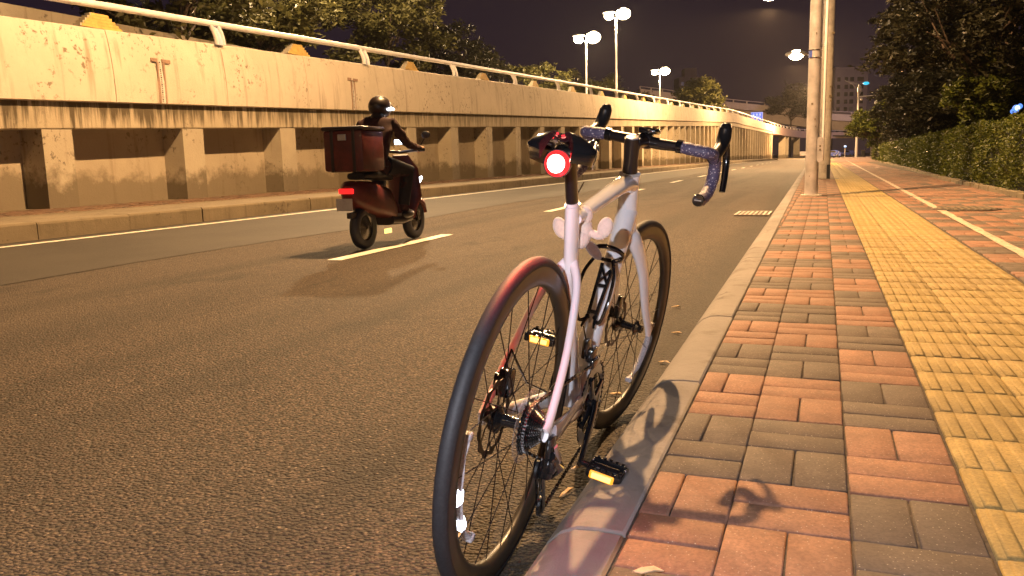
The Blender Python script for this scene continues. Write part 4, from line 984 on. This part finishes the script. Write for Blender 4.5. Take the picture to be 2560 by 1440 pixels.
mb.tube(smooth_path([CG(-.040, 1.05, .028), CG(-.03, 1.04, .058), CG(0, 1.04, .070), CG(.03, 1.04, .058), CG(.040, 1.05, .028), CG(.02, 1.03, .008), CG(-.02, 1.03, .008), CG(-.040, 1.05, .028)], 5), .0055, 8, flat=(1.2, .8))
for a in (.2, .62): mb.tube([CG(-.012, a, 0), CG(.012, a, 0)], .007, 6, flat=(.8, 1)); 
mb.tube([CG(-.014, .92, 0), CG(.012, .66, .002)], .004, 5); mb.tube([CG(.014, .92, 0), CG(-.012, .66, .002)], .004, 5)
mb.build('bottle_cage', M['gblk'], bike, 50)
# seat post, saddle, tail light
SPT = V3(0, .150, .868)
mb = MB(); mb.tube([SC+V3(0, .015, -.05), SC, SC.lerp(SPT, .55), SPT], .0135, 20, flat=(.95, 1.35), ref=(1, 0, 0)); mb.build('seat_post', M['carbon'], bike, 60)
mb = MB(); mb.bbox(SPT+V3(0, .004, .006), (.036, .040, .026), .008); mb.bbox(SPT+V3(0, .034, -.02), (.018, .014, .05), .005)
for s_ in (-1, 1): mb.tube(smooth_path([V3(s_*.040, .035, .888), V3(s_*.024, .09, .880), V3(s_*.022, .19, .880), V3(s_*.012, .27, .902)], 5), .0036, 8)
mb.build('saddle_rails', M['dsteel'], bike, 50)
sd = MB(); n = 26; m_ = 20; vs = []
for i in range(n):
    t = i/(n-1); y = .026+t*.255
    w = (.019+.057*max(0, 1-t/.86)**.85)*(1-.55*max(0, 1-t/.10)**2.5)*(1-.5*max(0, (t-.93)/.07)**2)
    zt = .906+.004*math.cos(t*6)+(.014*(1-t/.25) if t < .25 else 0)-.004*(t > .9)
    for j in range(m_):
        q = j/(m_-1)*2-1; x = q*w; edge = abs(q)
        z = zt-.030*edge**2.6*(1-.4*t)-(.007*math.exp(-(q/.16)**2) if .12 < t < .95 else 0)-(.010*math.exp(-(q/.25)**2) if t < .12 else 0)
        vs.append((x, y+(.016*(edge**2) if t < .1 else 0)*(1-t*10 if t < .1 else 0)*-1+(.012*(1-edge**2))*(t < .05), z))
for i in range(n):
    for j in range(m_):
        v = vs[i*m_+j]; q = abs(j/(m_-1)*2-1); vs.append((v[0]*(.97-.10*q**4), v[1]+.003, v[2]-.010-.020*q**2.2*(1-.4*i/n)))
N_ = n*m_; fs = [(i*m_+j, i*m_+j+1, (i+1)*m_+j+1, (i+1)*m_+j) for i in range(n-1) for j in range(m_-1)]; fs += [tuple(N_+k for k in f[::-1]) for f in fs]
for j in range(m_-1): fs += [(j, N_+j, N_+j+1, j+1), ((n-1)*m_+j, (n-1)*m_+j+1, N_+(n-1)*m_+j+1, N_+(n-1)*m_+j)]
for i in range(n-1): fs += [(i*m_, (i+1)*m_, N_+(i+1)*m_, N_+i*m_), (i*m_+m_-1, N_+i*m_+m_-1, N_+(i+1)*m_+m_-1, (i+1)*m_+m_-1)]
sd.add(vs, fs); sd.v = [(v[0]+.012, v[1], v[2]) for v in sd.v]; saddle = sd.build('saddle', M['gblk'], bike, 70)
TL = V3(.009, .040, .858)
tl = empty('tail_light', TL); tl.parent = bike
mb = MB(); mb.lathe([(.001, .018), (.021, .018), (.026, .012), (.027, .0), (.001, -.0)], axis='y', seg=32); mb.tube([(0, .01, 0), (-.002, .045, .0), (-.006, .09, -.006)], .010, 8); mb.build('housing', M['blk'], tl, 40)
mb = MB(); mb.lathe([(.025, .0), (.0235, -.004), (.017, -.0065), (.015, -.007)], axis='y', seg=32); mb.build('lens', M['redlens'], tl, 60)
mb = MB(); mb.lathe([(.0178, -.0060), (.014, -.010), (.009, -.012), (.0005, -.0125)], axis='y', seg=32); mb.build('bulb', M['redcore'], tl, 60)
def toworld(p): return bike.matrix_world @ Vector(p)
lamp_light('tail_light_glow', toworld(TL+V3(.022, -.010, -.040)), .40, (1, .02, .03), .012)
lamp_light('tail_light_glow', toworld(TL+V3(0, -.042, .004)), .45, (1, .02, .03), .015)
lamp_light('tail_light_beam', toworld(TL+V3(0, -.02, -.002)), 11.0, (1, .02, .03), .02, math.radians(115), toworld(TL+V3(0, -.32, -.42)), blend=.7)
# stem, bars (steered assembly)
stc = AX; ST = -.14
cl = steer(HT+AX*.005); top = steer(HT+AX*.082)
mb = MB(); mb.tube([cl, cl.lerp(top, .5), top, top+AX*.018], [.0205, .0195, .0215, .020], 24, ref=(1, 0, 0)); mb.build('steerer_spacer', M['carbon'], bike, 50)
mb = MB(); mb.lathe([(.001, .0045), (.010, .0045), (.017, .003), (.0185, 0)], seg=24, M=Matrix.Translation(top+AX*.019) @ AX.to_track_quat('Z', 'Y').to_matrix().to_4x4()); mb.build('top_cap', simple('grey_cap', (.35, .33, .35), .3, .3), bike, 50)
HC = HT+AX*.082; BC = HC+V3(0, .085, .012)        # bar clamp centre (unsteered)
mb = MB(); mb.tube([steer(HC+V3(0, .0, .0)), steer(HC+V3(0, .045, .008)), steer(BC)], [.021, .020, .022], 16, flat=(.9, 1.1)); mb.bbox(steer(BC), (.05, .038, .040), .010); mb.build('stem', M['carbon'], bike, 50)
mb = MB(); mb.bbox(steer(BC+V3(.012, .0, .030)), (.052, .070, .016), .006); mb.bbox(steer(BC+V3(.0, .02, .018)), (.03, .05, .02), .006); mb.build('computer_mount', M['gblk'], bike, 40)
WH = .186
hbar = empty('handlebar', (0, 0, 0)); hbar.parent = bike
bt = MB(); bt.tube([steer(BC+V3(x, 0, z)) for x, z in ((-.105, .002), (-.05, 0), (.05, 0), (.105, .002))], [.0140, .0158, .0158, .0140], 16, flat=(1.0, 1.15)); bt.build('bar_top', M['carbon'], hbar, 60)
for s_ in (-1, 1):
    pts = smooth_path([BC+V3(s_*.100, 0, .002), BC+V3(s_*.145, -.002, .0), BC+V3(s_*.178, .010, -.002), BC+V3(s_*WH, .042, -.006), BC+V3(s_*(WH+.002), .070, -.026), BC+V3(s_*(WH+.003), .078, -.062), BC+V3(s_*(WH+.004), .058, -.100), BC+V3(s_*(WH+.005), .015, -.122), BC+V3(s_*(WH+.006), -.030, -.126)], 9)
    mb = MB(); k = len(pts); mb.tube([steer(p) for p in pts], [.0165+.0006*math.sin(i*1.25) for i in range(k)], 16); mb.build('bar_tape', M['tape'], hbar, 60)
    e0 = steer(BC+V3(s_*(WH+.006), -.031, -.126)); e1 = steer(BC+V3(s_*(WH+.006), -.037, -.126)); mb = MB(); mb.tube([e0, e1], [.0170, .0155], 20); pg = mb.build('bar_plug', M['gblk'], hbar, 40)
    mb = MB(); mb.bbox(e1+(e1-e0)*.12, (.018, .0015, .003), .0004); mb.build('plug_mark', M['patch'], hbar)
    a = BC+V3(s_*.106, 0, .002); mb = MB(); mb.tube([steer(a-V3(s_*.010, 0, 0)), steer(a+V3(s_*.006, 0, 0))], .0178, 18); mb.build('finishing_tape', M['gblk'], hbar, 40)
    hd = MB(); hp = smooth_path([BC+V3(s_*WH, .045, -.014), BC+V3(s_*WH, .075, .000), BC+V3(s_*(WH-.001), .105, .014), BC+V3(s_*(WH-.003), .128, .040), BC+V3(s_*(WH-.005), .134, .068), BC+V3(s_*(WH-.006), .132, .084)], 6); k = len(hp)
    hd.tube([steer(p) for p in hp], lerpl([.019, .0175, .0180, .0205, .0190, .010], k), 16, flat=(1, .95)); hd.build('brake_hood', M['blk'], hbar, 60)
    lv = MB(); lp = smooth_path([BC+V3(s_*(WH+.002), .135, .035), BC+V3(s_*(WH+.010), .148, -.010), BC+V3(s_*(WH+.018), .142, -.060), BC+V3(s_*(WH+.024), .126, -.104)], 6); k = len(lp)
    lv.tube([steer(p) for p in lp], lerpl([.010, .0095, .0085, .008], k), 10, flat=(1.1, .7)); lv.build('brake_lever', M['gblk'], hbar, 60)

# plush toy hung on the seat tube (its own thing)
pt = empty('plush_toy', toworld(V3(-.004, .30, .706)), 0, 'small beige plush animal with brown ears hanging between seat tube and top tube', 'plush toy')
mb = MB(); mb.ell((.012, 0, .0), (.021, .022, .036)); mb.ell((.018, -.006, .032), (.018, .018, .022), u=16); mb.ell((.008, -.010, -.022), (.021, .020, .022)); mb.build('body', M['plush'], pt, 80)
for s_ in (-1, 1):
    mb = MB(); mb.tube([(.012+s_*.012, 0, -.006), (.012+s_*.034, -.004, -.014), (.012+s_*.046, -.004, -.012)], [.009, .010, .011], 10); mb.ell((.012+s_*.052, -.006, .004), (.017, .013, .025), M=Matrix.Rotation(s_*.35, 3, 'Y')); mb.build('arm', M['plush'], pt, 80)
mb = MB(); Rm = Matrix.Rotation(.75, 3, 'Y'); mb.ell((.036, -.006, -.046), (.013, .010, .027), M=Matrix.Rotation(-.7, 3, 'Y')); mb.build('ear', M['plushd'], pt, 80)
mb = MB(); mb.tube([(.0, 0, .08), (.012, .01, .105)], .0015, 5); mb.build('cord', M['plushd'], pt)

# white light from behind the camera side (the phone's lamp held next to it)
lamp_light('phone_torch', Vector((0, 0, CAM_H))+r2*(-.22)+u2*.14-fwd*.05, 122.0, (.88, .90, 1.0), .012)

# ================================================================== scooter and rider in the far lane
SCX, SCY = -4.38, 7.75
sc = empty('electric_scooter', (SCX, SCY, .004), .02, 'dark red delivery scooter with a maroon box riding in the road lane by the wall', 'scooter')
M['maroon'] = simple('maroon_paint', (.085, .010, .008), .5, coat=.1, vary=.35, scale=9); M['dark'] = simple('dark_scooter_plastic', (.018, .010, .010), .4, vary=.2)
M['jacket'] = simple('dark_red_jacket', (.030, .007, .007), .85, vary=.3, scale=10, bump=.3); M['pants'] = simple('black_trousers', (.012, .010, .012), .9, vary=.3); M['skin'] = simple('skin', (.42, .25, .17), .55, vary=.06, sub=.1)
for y in (-.52, .62):
    e_ = empty('wheel', (0, y, .22)); e_.parent = sc
    w = MB(); w.lathe([(.13, -.035), (.17, -.05), (.21, -.04), (.222, 0), (.21, .04), (.17, .05), (.13, .035)], axis='x', seg=36); w.build('tyre', M['rub'], e_, 60)
    w = MB(); w.lathe([(.02, -.04), (.06, -.03), (.12, -.02), (.135, -.036), (.135, .036), (.12, .02), (.06, .03), (.02, .04)], axis='x', seg=30); w.build('rim', M['dsteel'], e_, 40)
def slab(secs, seg=16):      # loft of superellipse sections: (y, z, halfw, halfh)
    mb = MB(); vs = []
    for (y, z, a, b) in secs:
        for k in range(seg):
            t = 2*PI*k/seg; c, s_ = math.cos(t), math.sin(t); vs.append((a*math.copysign(abs(c)**.6, c), y, z+b*math.copysign(abs(s_)**.6, s_)))
    n = len(secs); mb.add(vs, [(i*seg+k, i*seg+(k+1) % seg, (i+1)*seg+(k+1) % seg, (i+1)*seg+k) for i in range(n-1) for k in range(seg)]+[tuple(range(seg)), tuple(range(n*seg-1, (n-1)*seg-1, -1))]); return mb
slab([(-.80, .60, .05, .05), (-.72, .58, .12, .12), (-.45, .52, .17, .17), (-.15, .46, .16, .16), (-.02, .36, .14, .10)]).build('rear_body', M['maroon'], sc, 50)
slab([(-.10, .27, .13, .06), (.10, .25, .16, .045), (.32, .27, .15, .05)]).build('footboard', M['dark'], sc, 50)
mb = MB(); mb.tube([(0, .32, .27), (0, .44, .50), (0, .40, .80), (0, .36, .95)], [.14, .17, .16, .08], 16, flat=(1.2, .35), ref=(1, 0, 0)); mb.build('front_shield', M['maroon'], sc, 50)
slab([(.42, .42, .05, .04), (.62, .47, .085, .045), (.80, .40, .07, .035), (.88, .30, .05, .02)]).build('front_mudguard', M['maroon'], sc, 50)
mb = MB()
for s_ in (-1, 1): mb.tube([(s_*.07, .62, .22), (s_*.07, .52, .48), (s_*.03, .44, .70)], .018, 8)
mb.build('front_fork', M['dsteel'], sc, 50)
mb = MB(); mb.tube([(-.34, .26, 1.0), (-.2, .34, 1.0), (0, .37, .98), (.2, .34, 1.0), (.34, .26, 1.0)], .017, 10); mb.build('handlebar', M['dark'], sc, 50)
for s_ in (-1, 1):
    mb = MB(); mb.tube([(s_*.24, .32, 1.0), (s_*.30, .36, 1.12)], .007, 6); mb.ell((s_*.32, .36, 1.16), (.055, .015, .04)); mb.build('mirror', M['dark'], sc, 60)
slab([(-.62, .74, .10, .035), (-.40, .75, .15, .05), (-.10, .73, .14, .05), (.0, .71, .09, .03)]).build('seat', M['blk'], sc, 60)
hl = MB(); hl.ell((0, .47, .80), (.075, .05, .07)); hl.build('headlight', emit('scooter_headlight', (.9, .92, 1), 10), sc, 60)
for s_ in (-1, 1):
    hl = MB(); hl.ell((s_*.15, .49, .66), (.02, .10, .026), M=Matrix.Rotation(.5, 3, 'X')); hl.build('side_light', emit('scooter_side_light', (.9, .93, 1), 8), sc, 60)
mb = MB(); mb.bbox((.02, .30, 1.09), (.10, .02, .05), .008); mb.build('phone_screen', M['led'], sc)
bx = MB(); bx.bbox((0, -.62, .99), (.44, .44, .40), .03); box_ = bx.build('delivery_box', M['maroon'], sc, 40)
for x in (-.12, .12): mb = MB(); mb.bbox((x, -.62, .99), (.035, .452, .412), .004); mb.build('strap', M['dark'], box_, 40)
mb = MB(); mb.bbox((0, -.845, 1.12), (.09, .016, .06), .005); mb.build('latch', M['steel'], box_)
mb = MB(); mb.bbox((0, -.865, .47), (.18, .012, .12), .004); mb.build('number_plate', M['patch'], sc)
lg = MB(); lg.bbox((0, -.62, 1.205), (.46, .46, .04), .015); lg.build('lid', M['dark'], box_, 40)
tl2 = MB(); tl2.bbox((0, -.82, .60), (.16, .03, .05), .01); tl2.build('tail_light', M['redlens'], sc)
pl2 = MB(); pl2.bbox((.16, -.30, .17), (.02, .14, .05), .006); pl2.build('side_reflector', M['ambcore'], sc)
mb = MB(); mb.bbox((0, -.70, .36), (.05, .2, .06), .01); mb.build('rear_fork', M['dark'], sc)
# rider
pe = empty('person', (SCX, SCY, 0), .02, 'seated rider in a dark red jacket and white-lit helmet on the red scooter', 'person')
me = bpy.data.meshes.new('body'); bm = bmesh.new(); sk = bm.verts.layers.skin.verify()
def sv(co, r, root=False):
    v = bm.verts.new(co); v[sk].radius = (r, r) if not hasattr(r, '__len__') else r; v[sk].use_root = root; return v
pel = sv((0, -.26, .86), (.15, .12), True); w1 = sv((0, -.24, 1.0), (.15, .11)); ch = sv((0, -.17, 1.20), (.17, .12)); nk = sv((0, -.11, 1.345), .055); hd_ = sv((0, -.07, 1.43), .075)
for a, b in ((pel, w1), (w1, ch), (ch, nk), (nk, hd_)): bm.edges.new((a, b))
for s_ in (-1, 1):
    hp_ = sv((s_*.10, -.22, .83), .10); kn = sv((s_*.17, .16, .78), .072); ak = sv((s_*.14, .10, .38), .045); to = sv((s_*.15, .22, .325), .036)
    for a, b in ((pel, hp_), (hp_, kn), (kn, ak), (ak, to)): bm.edges.new((a, b))
    sh_ = sv((s_*.19, -.14, 1.27), .062); el_ = sv((s_*.27, .02, 1.06), .048); wr = sv((s_*.29, .22, 1.03), .030); ha = sv((s_*.29, .28, 1.02), .034)
    for a, b in ((ch, sh_), (sh_, el_), (el_, wr), (wr, ha)): bm.edges.new((a, b))
bm.to_mesh(me); bm.free(); me.materials.append(M['jacket'])
bo = bpy.data.objects.new('body', me); COL.objects.link(bo); bo.parent = pe
md = bo.modifiers.new('skin', 'SKIN'); md.use_smooth_shade = True; ms = bo.modifiers.new('sub', 'SUBSURF'); ms.levels = 3; ms.render_levels = 3
tx = bpy.data.textures.new('folds', 'CLOUDS'); tx.noise_scale = .07; tx.noise_depth = 1; dm = bo.modifiers.new('folds', 'DISPLACE'); dm.texture = tx; dm.strength = .035; dm.mid_level = .5
for s_ in (-1, 1):
    mb = MB(); mb.tube([(s_*.10, -.20, .84), (s_*.175, .17, .785), (s_*.145, .11, .42)], [.112, .085, .062], 14); mb.build('trouser_leg', M['pants'], pe, 80)
    mb = MB(); mb.ell((s_*.15, .19, .32), (.048, .13, .05)); mb.build('shoe', M['blk'], pe, 80)
    hn = MB(); hn.ell((s_*.29, .285, 1.02), (.040, .045, .028))
    for q in range(4): hn.tube([(s_*(.262+.018*q), .305, 1.03), (s_*(.262+.018*q), .325, 1.015), (s_*(.262+.018*q), .31, .985)], .0095, 6)
    hn.tube([(s_*.255, .28, 1.0), (s_*.245, .30, .985), (s_*.25, .315, .98)], .010, 6); hn.build('hand', M['skin'], pe, 80)
mb = MB(); mb.ell((0, -.055, 1.455), (.118, .138, .115)); mb.build('helmet', M['dark'], pe, 80)
mb = MB(); mb.tube([(0, -.11, 1.325), (0, -.10, 1.37)], [.078, .070], 16); mb.build('collar', M['dark'], pe, 60)
mb = MB(); mb.tube([(0, -.26, .83), (0, -.255, .90)], [.176, .170], 20, flat=(1.0, .80), ref=(1, 0, 0)); mb.build('jacket_hem', M['dark'], pe, 60)
mb = MB(); mb.ell((0, .075, 1.445), (.09, .03, .055)); mb.build('visor', M['gblk'], pe, 80)
mb = MB(); mb.ell((0, .03, 1.42), (.080, .045, .075)); mb.build('face', M['skin'], pe, 80)
mb = MB(); mb.tube([(.118, -.10, 1.42), (.122, -.03, 1.43), (.10, .06, 1.43)], [.012, .018, .010], 8); mb.build('helmet_light', emit('helmet_lamp', (.85, .9, 1), 9), pe, 60)

# thin night haze that catches the lamps
hz = MB(); hz.box((-12, 210, 15), (130, 520, 34))
def haze():
    m = bpy.data.materials.new('haze'); m.use_nodes = True; t = m.node_tree; t.nodes.remove(t.nodes['Principled BSDF'])
    v = t.nodes.new('ShaderNodeVolumePrincipled'); v.inputs['Color'].default_value = (.9, .88, .9, 1); v.inputs['Density'].default_value = .00009; v.inputs['Anisotropy'].default_value = .5
    t.links.new(v.outputs[0], t.nodes['Material Output'].inputs['Volume']); return m
hz.build('haze', haze())['kind'] = 'stuff'
S.render.engine = 'CYCLES'
